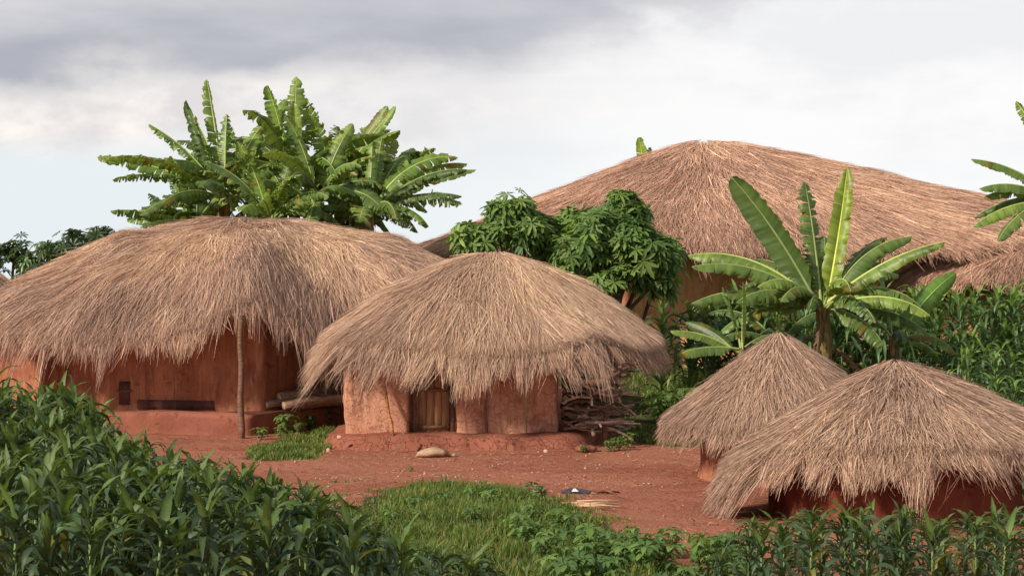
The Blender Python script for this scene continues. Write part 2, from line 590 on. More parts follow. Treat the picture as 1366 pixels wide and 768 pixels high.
class Roof:
    def __init__(s, c, AR, AL, BF, BB, zt, ze, p=2.0, n=2.2, ze_var=None, bumps=(), seed=0, lump=0.05, top=0.0, skew=(0, 0)):
        s.c = np.array(c, float); s.AR, s.AL, s.BF, s.BB = AR, AL, BF, BB
        s.zt, s.ze, s.p, s.n = zt, ze, p, n
        s.zv = ze_var or (lambda f: 0 * f)
        s.bumps = bumps; s.seed = seed; s.lump = lump; s.top = top; s.skew = skew
        s.Rm = (AR + AL + BF + BB) / 4

    # phi: 0 = right, pi/2 = away, -pi/2 = towards the camera
    def rp(s, f, t):
        cf, sf = np.cos(f), np.sin(f)
        r = (np.abs(cf) ** s.n + np.abs(sf) ** s.n) ** (-1 / s.n) * t
        a = r * cf; b = r * sf
        x = s.c[0] + np.where(a > 0, s.AR, s.AL) * a + s.skew[0] * b
        y = s.c[1] + np.where(b > 0, s.BB, s.BF) * b + s.skew[1] * a
        tt = np.maximum(t, 0)
        k = np.sqrt(tt * tt + s.top ** 2) - s.top
        k = k / (math.sqrt(1 + s.top ** 2) - s.top)
        z = s.zt - (s.zt - s.ze - s.zv(f)) * k ** s.p
        for (f0, wd, h, t0) in s.bumps:
            d = (f - f0 + pi) % (2 * pi) - pi
            z = z + h * np.exp(-(d / wd) ** 2) * sm(t, t0, 1.0)
        l = (vnoise(x * 1.4 + 7, y * 1.4 + s.seed, 3) - 0.5) * s.lump * 2 + (vnoise(x * 4, y * 4 + s.seed, 4) - 0.5) * s.lump
        return np.stack([x, y, z + l * np.minimum(1, tt * 3)], -1)

    def z_at(s, x, y):
        x = np.asarray(x, float); y = np.asarray(y, float)
        dx, dy = x - s.c[0], y - s.c[1]
        a = np.where(dx > 0, dx / s.AR, dx / s.AL); b = np.where(dy > 0, dy / s.BB, dy / s.BF)
        t = (np.abs(a) ** s.n + np.abs(b) ** s.n) ** (1 / s.n)
        return s.rp(np.arctan2(b, a), t)[..., 2]

    def shell(s):
        nf, ntt = 144, 22
        f = np.arange(nf) / nf * 2 * pi - pi
        t = (np.arange(ntt) + 1) / ntt * 0.955
        Fg, Tg = np.meshgrid(f, t)
        up = s.rp(Fg.ravel(), Tg.ravel()); up[:, 2] -= 0.05
        dn = up.copy(); dn[:, 2] -= 0.16 + 0.06 * Tg.ravel()
        ap = s.rp(np.zeros(1), np.zeros(1)); ap[:, 2] -= 0.05
        ap2 = ap.copy(); ap2[:, 2] -= 0.16
        V = np.vstack([up, dn, ap, ap2])
        i = np.arange(ntt - 1)[:, None] * nf; j = np.arange(nf)[None, :]; j2 = (j + 1) % nf
        q1 = np.stack([i + j, i + nf + j, i + nf + j2, i + j2], -1).reshape(-1, 4)
        o = nf * ntt
        q2 = q1[:, ::-1] + o
        jj = np.arange(nf); jj2 = (jj + 1) % nf
        e = (ntt - 1) * nf
        rim = np.stack([e + jj, o + e + jj, o + e + jj2, e + jj2], -1)
        t1 = np.stack([np.full(nf, 2 * o), jj, jj2], -1)
        t2 = np.stack([np.full(nf, 2 * o + 1), o + jj2, o + jj], -1)
        return V, [np.vstack([q1, q2, rim]), np.vstack([t1, t2])]

    def straw(s, N, L, W, fringe=0.45, nfr=0, pal=None, seed=0, wild=0.06, hang=0.7, comb=0.35, back=0.3):
        r = np.random.default_rng(seed + 50)
        Rm = s.Rm
        # --- main cover
        Mc = N * 7
        f = r.uniform(-pi, pi, Mc); t = r.uniform(0.0, 1.0, Mc)
        e = 1e-3
        P = s.rp(f, t); Pf = (s.rp(f + e, t) - P) / e; Pt = (s.rp(f, t + e) - P) / e
        nr = np.cross(Pt, Pf); ar = np.linalg.norm(nr, axis=1)
        wgt = ar * np.where(np.sin(f) > 0.25, back, 1.0)
        idx = r.choice(Mc, N, replace=False, p=wgt / wgt.sum())
        f, t = f[idx], t[idx]
        ln = L * r.uniform(0.55, 1.35, N)
        # --- fringe at the eave
        nf_ = nfr
        ff = r.uniform(-pi, pi, nf_ * 2)
        keep = r.random(nf_ * 2) < np.where(np.sin(ff) > 0.3, back, 1.0)
        ff = ff[keep]
        # straws hang in tufts: each tuft has its own reach, droop and swing
        ntuft = int(2 * pi * Rm / 0.055)
        tph = np.sort(r.uniform(-pi, pi, ntuft))
        tov = np.clip(0.20 + 0.48 * vnoise(tph * Rm / 0.9, tph * 0 + 9.1, seed + 21) * r.random(ntuft) ** 1.2 * 2.0, 0.08, 0.95)
        tov = np.where(r.random(ntuft) < 0.06, tov + 0.42, tov)
        thg = r.uniform(0.3, 1.5, ntuft); tsw = r.normal(0, 0.22, ntuft)
        ti = r.integers(0, ntuft, len(ff))
        spread = np.where(r.random(len(ff)) < 0.45, 0.22, 0.07)
        ff0 = tph[ti] + r.normal(0, 1, len(ff)) * spread / Rm
        kk = r.random(len(ff)) < np.where(np.sin(ff0) > 0.3, back * 0.7, 1.0)
        ff, ti = ff0[kk], ti[kk]
        cl = tov[ti]
        cl = np.where(r.random(len(ff)) < 0.4, r.uniform(0.10, 0.62, len(ff)), cl)
        tf = r.uniform(0.90, 1.0, len(ff)) ** 0.5
        ovf = fringe * cl * r.uniform(0.30, 1.1, len(ff))
        lf = ovf + r.uniform(0.15, 0.45, len(ff))
        f = np.concatenate([f, ff]); t = np.concatenate([t, tf]); ln = np.concatenate([ln, lf])
        isf = np.concatenate([np.zeros(N, bool), np.ones(len(ff), bool)])
        n = len(f)
        P = s.rp(f, t); Pf = (s.rp(f + e, t) - P) / e; Pt = (s.rp(f, t + e) - P) / e
        nr = np.cross(Pf, Pt); nr *= np.sign(nr[:, 2:3]); nr /= np.linalg.norm(nr, axis=1)[:, None] + 1e-9
        lt = np.linalg.norm(Pt, axis=1); lfi = np.maximum(np.linalg.norm(Pf, axis=1), 0.05)
        ang = comb * 1.2 * (vnoise(P[:, 0] * 0.9 + seed, P[:, 1] * 0.9, 5) - 0.5) + r.normal(0, 0.17, n)
        ang += np.where(r.random(n) < wild, r.normal(0, 0.7, n), 0)
        ang *= np.where(isf, 0.75, 1.0)
        ang = np.where(t > 0.72, np.clip(ang, -0.38, 0.38), ang)
        dF = np.clip(np.tan(np.clip(ang, -1.2, 1.2)) * ln / lfi, -0.22, 0.22)
        dF[N:] = dF[N:] * 0.35 + (tph[ti] - ff) * 0.75
        dT = ln * np.cos(ang) / np.maximum(lt, 0.2)
        ov = np.concatenate([r.uniform(0.0, 0.10, N), ovf])          # how far a straw reaches past the eave
        tend = np.where(isf, 1.0 + ov / lt, np.minimum(t + dT, 1.0 + ov / lt))
        t = np.maximum(tend - dT, 0.0)
        off0 = r.uniform(-0.03, 0.04, n) + (vnoise(P[:, 0] * 7 + seed, P[:, 1] * 7, 26) - 0.5) * 0.05 + np.where(isf, -0.06 * r.random(n), 0)
        lift = r.normal(0.01, 0.035, n) * np.where(isf, 0.6, 1.0)
        hg = hang * r.uniform(0.35, 1.2, n) * (0.5 + vnoise(f * Rm / 0.5, f * 0 + 1.5, seed + 22))
        side_w = r.normal(0, 0.10, n); side_w[N:] = tsw[ti] + r.normal(0, 0.05, len(ti)); hg[N:] = hang * thg[ti] * r.uniform(0.85, 1.15, len(ti))
        K = 5
        rows = []
        for k in range(K):
            q = k / (K - 1)
            tt = t + dT * q
            p = s.rp(f + dF * q, tt) + nr * (off0 + lift * q + 0.006 * np.sin(q * pi))[:, None]
            over = np.maximum(0, tt - 1.0) * lt
            p[:, 2] -= over * hg
            pull = 1 - 0.25 * np.clip(hg, 0, 1)
            base = s.rp(f + dF * q, np.minimum(tt, 1.0))
            p[:, :2] = base[:, :2] + (p[:, :2] - base[:, :2]) * np.where(tt > 1, pull, 1.0)[:, None]
            tang = Pf / lfi[:, None]
            p += tang * (side_w * over)[:, None]
            rows.append(p)
        R = np.stack(rows, 1)
        qv = np.linspace(0, 1, K)[None, :, None]
        chord = R[:, :1] * (1 - qv) + R[:, -1:] * qv
        stiff = np.where(isf, 0.35, 0.65)[:, None, None]
        R = R * (1 - stiff) + chord * stiff + (nr * np.where(isf, 0.0, 0.012)[:, None])[:, None, :]
        D = np.gradient(R, axis=1)
        D /= np.linalg.norm(D, axis=2)[..., None] + 1e-9
        sd = np.cross(D, nr[:, None, :]); sd /= np.linalg.norm(sd, axis=2)[..., None] + 1e-9
        roll = r.normal(0, 0.65, n)
        sd = sd * np.cos(roll)[:, None, None] + nr[:, None, :] * np.sin(roll)[:, None, None]
        stout = r.random(n) < 0.06
        wd = W * (r.uniform(0.55, 1.3, n) * np.where(stout, 1.7, 1.0))[:, None] * np.array([1, 1, 0.95, 0.8, 0.35])[None, :]
        A = R - sd * wd[..., None] / 2; B = R + sd * wd[..., None] / 2
        V = np.stack([A, B], 2).reshape(-1, 3)
        i = np.arange(n)[:, None] * (2 * K) + np.arange(K - 1)[None, :] * 2
        q = np.stack([i, i + 1, i + 3, i + 2], -1).reshape(-1, 4)
        pal = np.array(pal)
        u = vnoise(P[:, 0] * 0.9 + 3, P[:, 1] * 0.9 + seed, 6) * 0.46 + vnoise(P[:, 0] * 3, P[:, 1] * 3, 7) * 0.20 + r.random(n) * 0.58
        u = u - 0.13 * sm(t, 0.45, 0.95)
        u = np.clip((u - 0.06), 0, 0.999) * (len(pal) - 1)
        k0 = np.minimum(u.astype(int), len(pal) - 2)
        C = pal[k0] + (pal[k0 + 1] - pal[k0]) * (u - k0)[:, None]
        C = C * (r.uniform(0.66, 1.25, n) * np.where(stout, 1.18, 1.0))[:, None]
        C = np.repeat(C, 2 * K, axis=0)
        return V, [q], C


PAL_A = [(0.22, 0.13, 0.09), (0.44, 0.29, 0.22), (0.60, 0.41, 0.30), (0.74, 0.52, 0.35), (0.84, 0.63, 0.40)]
PAL_B = [(0.22, 0.13, 0.095), (0.44, 0.285, 0.22), (0.59, 0.39, 0.29), (0.73, 0.50, 0.345), (0.82, 0.60, 0.39)]
PAL_C = [(0.28, 0.16, 0.105), (0.51, 0.315, 0.23), (0.65, 0.41, 0.295), (0.77, 0.51, 0.36), (0.86, 0.61, 0.42)]


def put_roof(R, parent, N, L, W, pal, seed, **k):
    V, f = R.shell()
    o = obj("roof", V, f, M['under'], parent, smooth=True)
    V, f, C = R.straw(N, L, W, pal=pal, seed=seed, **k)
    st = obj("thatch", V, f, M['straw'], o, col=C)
    return o


def resample(poly, step=0.08, close=True):
    P = [np.array(p, float) for p in poly]
    out = []
    m = len(P) if close else len(P) - 1
    for i in range(m):
        a, b = P[i], P[(i + 1) % len(P)]
        k = max(1, int(round(np.linalg.norm(b - a) / step)))
        for j in range(k):
            out.append(a + (b - a) * j / k)
    if not close: out.append(P[-1])
    return np.array(out)


def round_poly(poly, rad, n=6):
    P = [np.array(p, float) for p in poly]
    out = []
    for i in range(len(P)):
        a, b, c = P[i - 1], P[i], P[(i + 1) % len(P)]
        d1 = (a - b) / np.linalg.norm(a - b); d2 = (c - b) / np.linalg.norm(c - b)
        rr = rad if np.isscalar(rad) else rad[i]
        if rr <= 0:
            out.append(tuple(b)); continue
        p0 = b + d1 * rr; p1 = b + d2 * rr
        for k in range(n + 1):
            t = k / n
            out.append(tuple((1 - t) ** 2 * p0 + 2 * t * (1 - t) * b + t * t * p1))
    return out


def wall(name, outline, z0, ztop, mat, parent, rows=18, rough=0.025, step=0.08, flare=0.0, cap=False, seed=0):
    """closed prism with hand-smoothed unevenness; z0 and ztop are functions of x, y"""
    P = resample(outline, step)
    n = len(P)
    tan = np.roll(P, -1, 0) - np.roll(P, 1, 0)
    nrm = np.stack([tan[:, 1], -tan[:, 0]], -1); nrm /= np.linalg.norm(nrm, axis=1)[:, None] + 1e-9
    area = 0.5 * np.sum(P[:, 0] * np.roll(P[:, 1], -1) - np.roll(P[:, 0], -1) * P[:, 1])
    if area < 0: nrm = -nrm
    a = np.broadcast_to(z0(P[:, 0], P[:, 1]), (n,)); b = np.broadcast_to(ztop(P[:, 0], P[:, 1]), (n,))
    rws = []
    for k in range(rows + 1):
        t = k / rows
        z = a + (b - a) * t
        d = (vnoise((P[:, 0] + P[:, 1]) * 2.2 + seed, z * 2.2 + P[:, 1], 8) - 0.5) * rough * 2 + (vnoise((P[:, 0] - P[:, 1]) * 7, z * 7, 9) - 0.5) * rough * 0.7
        d = d + flare * max(0, 0.25 - t) ** 2 * 16
        Q = P + nrm * d[:, None]
        rws.append(np.column_stack([Q, z]))
    V = np.vstack(rws)
    i = np.arange(rows)[:, None] * n; j = np.arange(n)[None, :]; j2 = (j + 1) % n
    q = np.stack([i + j, i + j2, i + n + j2, i + n + j], -1).reshape(-1, 4)
    if area < 0: q = q[:, ::-1]
    fs = [q]
    if cap:
        c = np.array([[P[:, 0].mean(), P[:, 1].mean(), b.mean()]])
        V = np.vstack([V, c])
        e = rows * n
        jj = np.arange(n); jj2 = (jj + 1) % n
        t = np.stack([np.full(n, len(V) - 1), e + jj, e + jj2], -1)
        if area < 0: t = t[:, ::-1]
        fs.append(t)
    return obj(name, V, fs, mat, parent, smooth=True)


def ell(c, rx, ry, n=2.0, k=64, a0=0.0):
    th = np.arange(k) / k * 2 * pi + a0
    cf, sf = np.cos(th), np.sin(th)
    r = (np.abs(cf) ** n + np.abs(sf) ** n) ** (-1 / n)
    return [(c[0] + rx * a * q, c[1] + ry * b * q) for a, b, q in zip(cf, sf, r)]


def zg_low(x, y):
    return zg(x, y) - 0.08


# ------------------------------------------------------------------ long house on the left
def long_house():
    t = empty("mud_house", (-5.2, 37.5, -2.45), "long orange mud house on a plinth, sweeping grey-brown thatch lifted over a thin porch pole", "house")
    R = Roof((-4.75, 39.2), 5.6, 5.6, 4.35, 4.2, 1.22, -0.86, p=1.95, n=2.25, seed=1, lump=0.10, top=0.10,
             ze_var=lambda f: 0.05 * np.sin(3 * f + 1) - 0.10 * np.exp(-((f + 1.90) / 0.18) ** 2) - 0.2 * np.exp(-((f + 1.2) / 0.18) ** 2) + 0.25 * np.exp(-((f + 2.6) / 0.3) ** 2),
             bumps=((-1.50, 0.16, 0.66, 0.30),))
    put_roof(R, t, 120000, 0.66, 0.0068, PAL_B, 1, fringe=0.55, nfr=30000, hang=0.75, comb=0.32)
    W = [(-9.6, 36.6), (-8.15, 36.35), (-8.15, 36.75), (-4.25, 35.75), (-2.6, 38.6), (-1.2, 41.2), (-4.5, 42.6), (-9.6, 41.5)]
    W = round_poly(W, [0.15, 0.05, 0.05, 0.12, 0.6, 0.5, 0.6, 0.5])
    wl = wall("wall", W, lambda x, y: zg(x, y) * 0 - 2.5, lambda x, y: np.minimum(R.z_at(x, y) - 0.12, -0.2), M['mud_orange'], t, rows=22, rough=0.03, seed=3)
    PL = [(-9.7, 36.1), (-8.0, 35.9), (-4.35, 34.85), (-3.55, 36.1), (-2.35, 38.3), (-2.2, 40.0), (-5, 41.5), (-9.7, 40.5)]
    wall("plinth", round_poly(PL, [0.1, 0.2, 0.12, 0.3, 0.2, 0.2, 0.2, 0.2]), zg_low, lambda x, y: zg(x, y) * 0 - 2.105 + 0.02 * np.sin(x * 3), M['plinth'], t, rows=6, rough=0.03, cap=True, flare=0.03)
    # porch pole
    x, y, _ = px(322, 580, 34.45)
    b = MB()
    z1 = -0.45
    zs = np.linspace(float(zg(x, y)) - 0.1, z1, 9)
    b.tube([(x - 0.05 * (i / 8) + 0.012 * sin(i * 1.7), y + 0.25 * (i / 8), z) for i, z in enumerate(zs)], np.linspace(0.056, 0.042, 9), 8, (1, 1, 1), 0.12)
    b.obj("porch_pole", M['pole'], t, smooth=True)
    # little window and its lintel, dark slab as painted shade at the wall foot
    b = MB()
    d = np.array([3.9, -1.0]); d /= np.linalg.norm(d); nn = np.array([-d[1], d[0]])  # along the wall, into it
    def strip(s0, s1, z0, z1, out, th, mat, name):
        o0 = np.array([-8.15, 36.75])
        mb = MB()
        c = []
        for s_ in (s0, s1):
            for q in (-out, -out + th):
                p = o0 + d * s_ + nn * q
                for z in (z0, z1): c.append((p[0], p[1], z))
        mb.add(c, [(0, 4, 5, 1), (2, 3, 7, 6), (0, 1, 3, 2), (4, 6, 7, 5), (1, 5, 7, 3), (0, 2, 6, 4)])
        return mb.obj(name, mat, t)
    wn = strip(1.38, 1.58, -2.02, -1.62, 0.012, 0.04, M['shade_slab'], "window")
    ORG[wn.name] = ORG[t.name]
    strip(1.35, 1.61, -1.80, -1.765, 0.035, 0.04, M['pole'], "crossbar").parent = wn
    strip(1.72, 3.15, -2.09, -1.93, 0.012, 0.04, M['shade_slab'], "shade_slab")  # thin slab coloured dark to stand for shade along the wall foot
    return R


R_long = long_house()


# ------------------------------------------------------------------ middle hut
def mid_hut():
    t = empty("mud_hut", (-0.95, 34.0, -2.45), "pink mud hut with shaggy domed thatch standing on a cracked earth mound", "hut")
    R = Roof((-0.33, 34.2), 2.72, 2.74, 2.35, 2.25, 0.55, -0.90, p=1.42, n=2.1, seed=5, lump=0.065, top=0.06,
             ze_var=lambda f: 0.06 * np.sin(2 * f + 0.6) + 0.05 * np.sin(5 * f),
             bumps=((-0.95, 0.18, 0.12, 0.7),))
    put_roof(R, t, 75000, 0.80, 0.0068, PAL_A, 6, fringe=0.62, nfr=32000, hang=0.50, comb=0.18)
    x0, x1, y0, y1 = -2.62, 0.72, 32.65, 35.7
    n0, n1, nd = -1.60, -0.86, 0.30
    W = round_poly([(x0, y0), (n0, y0), (n0, y0 + nd), (n1, y0 + nd), (n1, y0), (x1, y0 + 0.02), (x1, y1), (x0, y1)],
                   [0.16, 0.07, 0, 0, 0.08, 0.22, 0.3, 0.3])
    wall("wall", W, lambda x, y: zg(x, y) * 0 - 2.42, lambda x, y: R.z_at(x, y) - 0.12, M['mud_pink'], t, rows=24, rough=0.03, step=0.05, seed=8)
    # mound: rounded platform
    th = np.linspace(0, 2 * pi, 120, endpoint=False)
    prof = [(0.0, -2.24), (0.80, -2.25), (0.90, -2.262), (0.945, -2.30), (0.97, -2.38), (1.0, -2.47), (1.05, -2.62)]
    V = []
    for r_, z_ in prof:
        cf, sf = np.cos(th), np.sin(th)
        q = (np.abs(cf) ** 4 + np.abs(sf) ** 4) ** (-0.25) * r_
        wob = 1 + 0.05 * (vnoise(cf * 3 + 5, sf * 3 + 5, 12) - 0.5) + 0.035 * (vnoise(cf * 11 + 5, sf * 11 + 5, 13) - 0.5)
        x = -0.82 + 2.18 * cf * q * wob; y = 34.2 + 2.15 * sf * q * wob
        z = z_ + (vnoise(x * 3, y * 3, 14) - 0.5) * 0.05 + (vnoise(x * 9, y * 9, 15) - 0.5) * 0.02
        V.append(np.column_stack([x, y, z]))
    n = len(th)
    V = np.vstack(V)
    i = np.arange(len(prof) - 1)[:, None] * n; j = np.arange(n)[None, :]; j2 = (j + 1) % n
    q = np.stack([i + j, i + n + j, i + n + j2, i + j2], -1).reshape(-1, 4)
    obj("mound", V, [q], M['mound'], t, smooth=True)
    # door of upright boards
    dy = y0 + nd - 0.05
    b = MB()
    xs = np.linspace(-1.46, -0.98, 5)
    for k in range(4):
        b.box((xs[k] + 0.004, dy - 0.01 * (k % 2), -2.25), (xs[k + 1] - 0.004, dy + 0.035, -1.2), (0.85 + 0.12 * (k % 3),) * 3)
    dr = b.obj("door", M['board'], t)
    b = MB()
    b.box((-1.46, dy - 0.035, -2.20), (-0.98, dy - 0.012, -2.15), (0.6, 0.5, 0.45))
    b.obj("crossbar", M['board'], dr)
    b = MB()
    b.box((-1.46, dy - 0.035, -1.62), (-0.98, dy - 0.012, -1.56), (0.6, 0.5, 0.45))
    b.obj("crossbar", M['board'], dr)
    for xx in (-1.54, -0.93):
        b = MB()
        b.tube([(xx + 0.01 * sin(k), dy - 0.04, z) for k, z in enumerate(np.linspace(-2.3, -1.1, 6))], 0.038, 7, None, 0.15)
        b.obj("door_post", M['pole'], t, smooth=True)
    # thin post set in the wall face, stout forked post by the firewood
    b = MB()
    b.tube([(-0.405 + 0.01 * sin(2 * k), y0 - 0.03, z) for k, z in enumerate(np.linspace(-2.32, -1.15, 8))], np.linspace(0.026, 0.018, 8), 6, None, 0.2)
    b.obj("wall_post", M['pole'], t, smooth=True)
    b = MB()
    p = np.array([(1.455, 32.7, -2.62), (1.44, 32.75, -2.2), (1.47, 32.8, -1.8), (1.43, 32.9, -1.4), (1.42, 33.0, -0.95)])
    b.tube(p, [0.034, 0.036, 0.034, 0.036, 0.03], 8, (0.8, 0.75, 0.75), 0.15)
    b.obj("roof_post", M['pole'], t, smooth=True)
    # reed rope hanging from the eave
    b = MB()
    for k in range(7):
        a = k / 7 * 6.28
        top = (0.16 + 0.10 * cos(a), 32.33 + 0.05 * sin(a), -1.22 - 0.05 * (k % 3))
        b.tube([top, (0.19 + 0.035 * cos(a), 32.38, -1.52), (0.215 + 0.01 * cos(a), 32.45, -1.85), (0.225, 32.52, -2.24)], [0.007, 0.008, 0.008, 0.005], 4, (0.9 + 0.05 * k,) * 3)
    b.obj("straw_rope", M['sack'], t)
    return R


R_mid = mid_hut()


# ------------------------------------------------------------------ the two granaries on the right
def granary(c, R, wall_r, label, N, seed, pal, fringe, base_z, nfr, hang=0.8, mat='mud_orange'):
    t = empty("mud_granary", (c[0], c[1], base_z), label, "granary")
    put_roof(R, t, int(N * 1.25), 0.55, 0.0058, pal, seed, fringe=fringe, nfr=int(nfr * 1.3), hang=hang, comb=0.22, wild=0.02)
    wall("wall", ell(c, wall_r, wall_r, 2.0, 72), zg_low, lambda x, y: R.z_at(x, y) - 0.10, M[mat], t, rows=16, rough=0.025, flare=0.08, seed=seed)
    return t


c1 = (3.57, 28.0)
granary(c1, Roof(c1, 1.52, 1.52, 1.46, 1.42, -0.62, -1.80, p=1.04, n=2.0, seed=9, lump=0.025, top=0.04),
        1.06, "smaller cone-roofed mud granary, set behind the wider granary", 26000, 9, PAL_A, 0.40, -2.55, 14000, 0.6)
c2 = (4.38, 24.0)
granary(c2, Roof(c2, 2.25, 1.95, 1.80, 1.8, -0.85, -1.72, p=1.06, n=2.0, seed=12, lump=0.025, top=0.04,
                 ze_var=lambda f: -0.42 * np.exp(-((np.abs(f) - pi) / 0.65) ** 2) - 0.12 * np.exp(-(f / 0.7) ** 2)),
        1.42, "widest mud granary, low cone of grey thatch drooping almost to the ground on one side", 42000, 12, PAL_A, 0.55, -2.6, 22000, 0.7, 'mud_red')


# ------------------------------------------------------------------ big house at the back and its neighbours
def big_house():
    t = empty("big_house", (7, 52, -1.65), "largest house, pale orange walls under a vast reddish thatch roof peaking above everything", "house")
    R = Roof((4.77, 52), 11.9, 7.2, 5.3, 6.5, 3.62, 0.85, p=1.06, n=2.1, seed=15, lump=0.04, top=0.06,
             ze_var=lambda f: 0.10 * np.sin(2 * f + 2) - 0.10 * np.exp(-((f + 2.9) / 0.5) ** 2), bumps=((-1.72, 0.10, 0.22, 0.75), (-0.9, 0.12, 0.3, 0.7)))
    put_roof(R, t, 110000, 0.75, 0.010, PAL_C, 15, fringe=0.45, nfr=15000, hang=0.8, comb=0.3)
    W = round_poly([(-0.6, 48.6), (15.2, 48.4), (15.2, 56), (-0.6, 56)], 0.6)
    wall("wall", W, lambda x, y: zg(x, y) - 0.1, lambda x, y: R.z_at(x, y) - 0.15, M['mud_pale'], t, rows=14, rough=0.03, step=0.15, seed=4)
    for xx in (2.55, 5.2, 8.0):
        b = MB()
        b.tube([(xx + 0.02 * sin(k), 47.6 + 0.02 * k, z) for k, z in enumerate(np.linspace(-2.0, 1.1, 7))], 0.17, 9, None, 0.08)
        b.obj("veranda_post", M['mud_orange'], t, smooth=True)


big_house()


def side_huts():
    c = (12.55, 49.3)
    t = empty("thatched_hut", (c[0], c[1], -1.8), "low hut with a flat dome of reddish thatch rising behind the tall maize", "hut")
    R = Roof(c, 4.0, 4.0, 3.4, 3.2, 1.22, 0.12, p=1.9, n=2.1, seed=18, lump=0.06)
    put_roof(R, t, 24000, 0.65, 0.012, PAL_C, 18, fringe=0.4, nfr=5000)
    wall("wall", ell(c, 2.9, 2.4, 2.2), zg_low, lambda x, y: R.z_at(x, y) - 0.12, M['mud_orange'], t, rows=10, step=0.15)
    c = (-12.9, 47)
    t = empty("thatched_hut", (c[0], c[1], -1.9), "thatched hut mostly cut off by the photo edge, below the dark broadleaf trees", "hut")
    R = Roof(c, 2.0, 2.0, 2.0, 2.0, 1.05, -0.25, p=1.2, n=2.0, seed=19, lump=0.05, top=0.1)
    put_roof(R, t, 9000, 0.6, 0.012, PAL_C, 19, fringe=0.35, nfr=3000)
    wall("wall", ell(c, 1.5, 1.5, 2.0), zg_low, lambda x, y: R.z_at(x, y) - 0.12, M['mud_orange'], t, rows=10, step=0.15)


side_huts()


# ------------------------------------------------------------------ bananas
def rot_about(v, ax, a):
    return v * cos(a) + np.cross(ax, v) * sin(a) + ax * np.dot(ax, v) * (1 - cos(a))


def banana_leaf(base, az, el, L, Wd, droop, fold, roll, torn, seed, tint=(1, 1, 1), bend=0.0, pet=0.14):
    """one leaf: its blade (and the midrib) in world coordinates"""
    r = random.Random(seed)
    n = 56
    pts = [np.array(base, float)]
    a = az
    T = []
    for i in range(n):
        s = i / (n - 1)
        e = el - droop * s ** 1.4
        a = az + bend * s
        d = np.array([cos(e) * cos(a), cos(e) * sin(a), sin(e)])
        T.append(d)
        pts.append(pts[-1] + d * L / n)
    pts = np.array(pts)
    T.append(T[-1])
    rib = MB()
    rr = np.linspace(0.030, 0.005, n + 1) * (L / 2.0) ** 0.5
    rib.tube(pts, rr, 5, tint)
    blade = MB()
    k0 = int(pet * n)
    def width(s):
        x = (s - pet) / (1 - pet)
        x = min(max(x, 0), 1)
        return Wd / 2 * min(1, (x / 0.14 + 0.02)) ** 0.55 * max(0, 1 - x ** 5) ** 0.55
    for sgn in (-1, 1):
        i = k0
        while i < n:
            g = n if torn <= 0 else min(n - i, max(1, int(r.expovariate(1.0 / max(0.8, 9 * (1 - torn) ** 1.3)) + 1)))
            dro = r.gauss(-0.10 * torn, 0.08 + 0.55 * torn)
            swp = 0.22 + r.gauss(0, 0.05 + 0.10 * torn)
            short = 1 - abs(r.gauss(0, 0.10 * torn + 0.01))
            cc = np.array(tint) * (0.82 + 0.36 * r.random())
            if torn > 0 and r.random() < 0.04 + 0.05 * torn: cc = np.array((2.0, 1.15, 0.8)) * r.uniform(0.5, 0.9)
            V = []
            CV = []
            m = g + 1
            for q in range(m):
                k = min(i + q, n)
                s = k / n
                d = T[k]
                hz = np.array([-d[1], d[0], 0.0]); hn = np.linalg.norm(hz)
                hz = hz / hn if hn > 0.05 else np.array([-sin(az), cos(az), 0])
                hz = rot_about(hz, d, roll)
                nn = np.cross(d, hz)
                if nn[2] < 0 and abs(roll) < 1.2: nn = -nn
                wv = width(s) * (short if 0 < q < m - 1 else short * (0.97 if torn else 1))
                wob = 0.05 * sin(k * 1.9 + seed) + 0.03 * sin(k * 4.1)
                p = pts[k].copy()
                V.append(p + nn * 0.004)
                wv *= 1 - abs(r.gauss(0, 0.05 + 0.08 * torn))
                edge_d = r.gauss(0, 0.25 + 0.5 * torn)
                CV += [cc * r.uniform(0.74, 1.26)] * 4
                an = fold
                for j in range(1, 4):
                    st = wv / 3
                    dirv = hz * sgn * cos(an) + nn * sin(an) + d * swp
                    p = p + dirv * st
                    V.append(p.copy())
                    an = an - 0.30 + dro * 0.5 + wob - (abs(edge_d) if j == 2 else 0)
            V = np.array(V)
            qd = []
            for q in range(m - 1):
                for j in range(3):
                    b0 = q * 4 + j
                    qd.append((b0, b0 + 4, b0 + 5, b0 + 1))
            blade.add(V, qd, None, np.array(CV))
            i += g
    return blade, rib


BAN = [0]


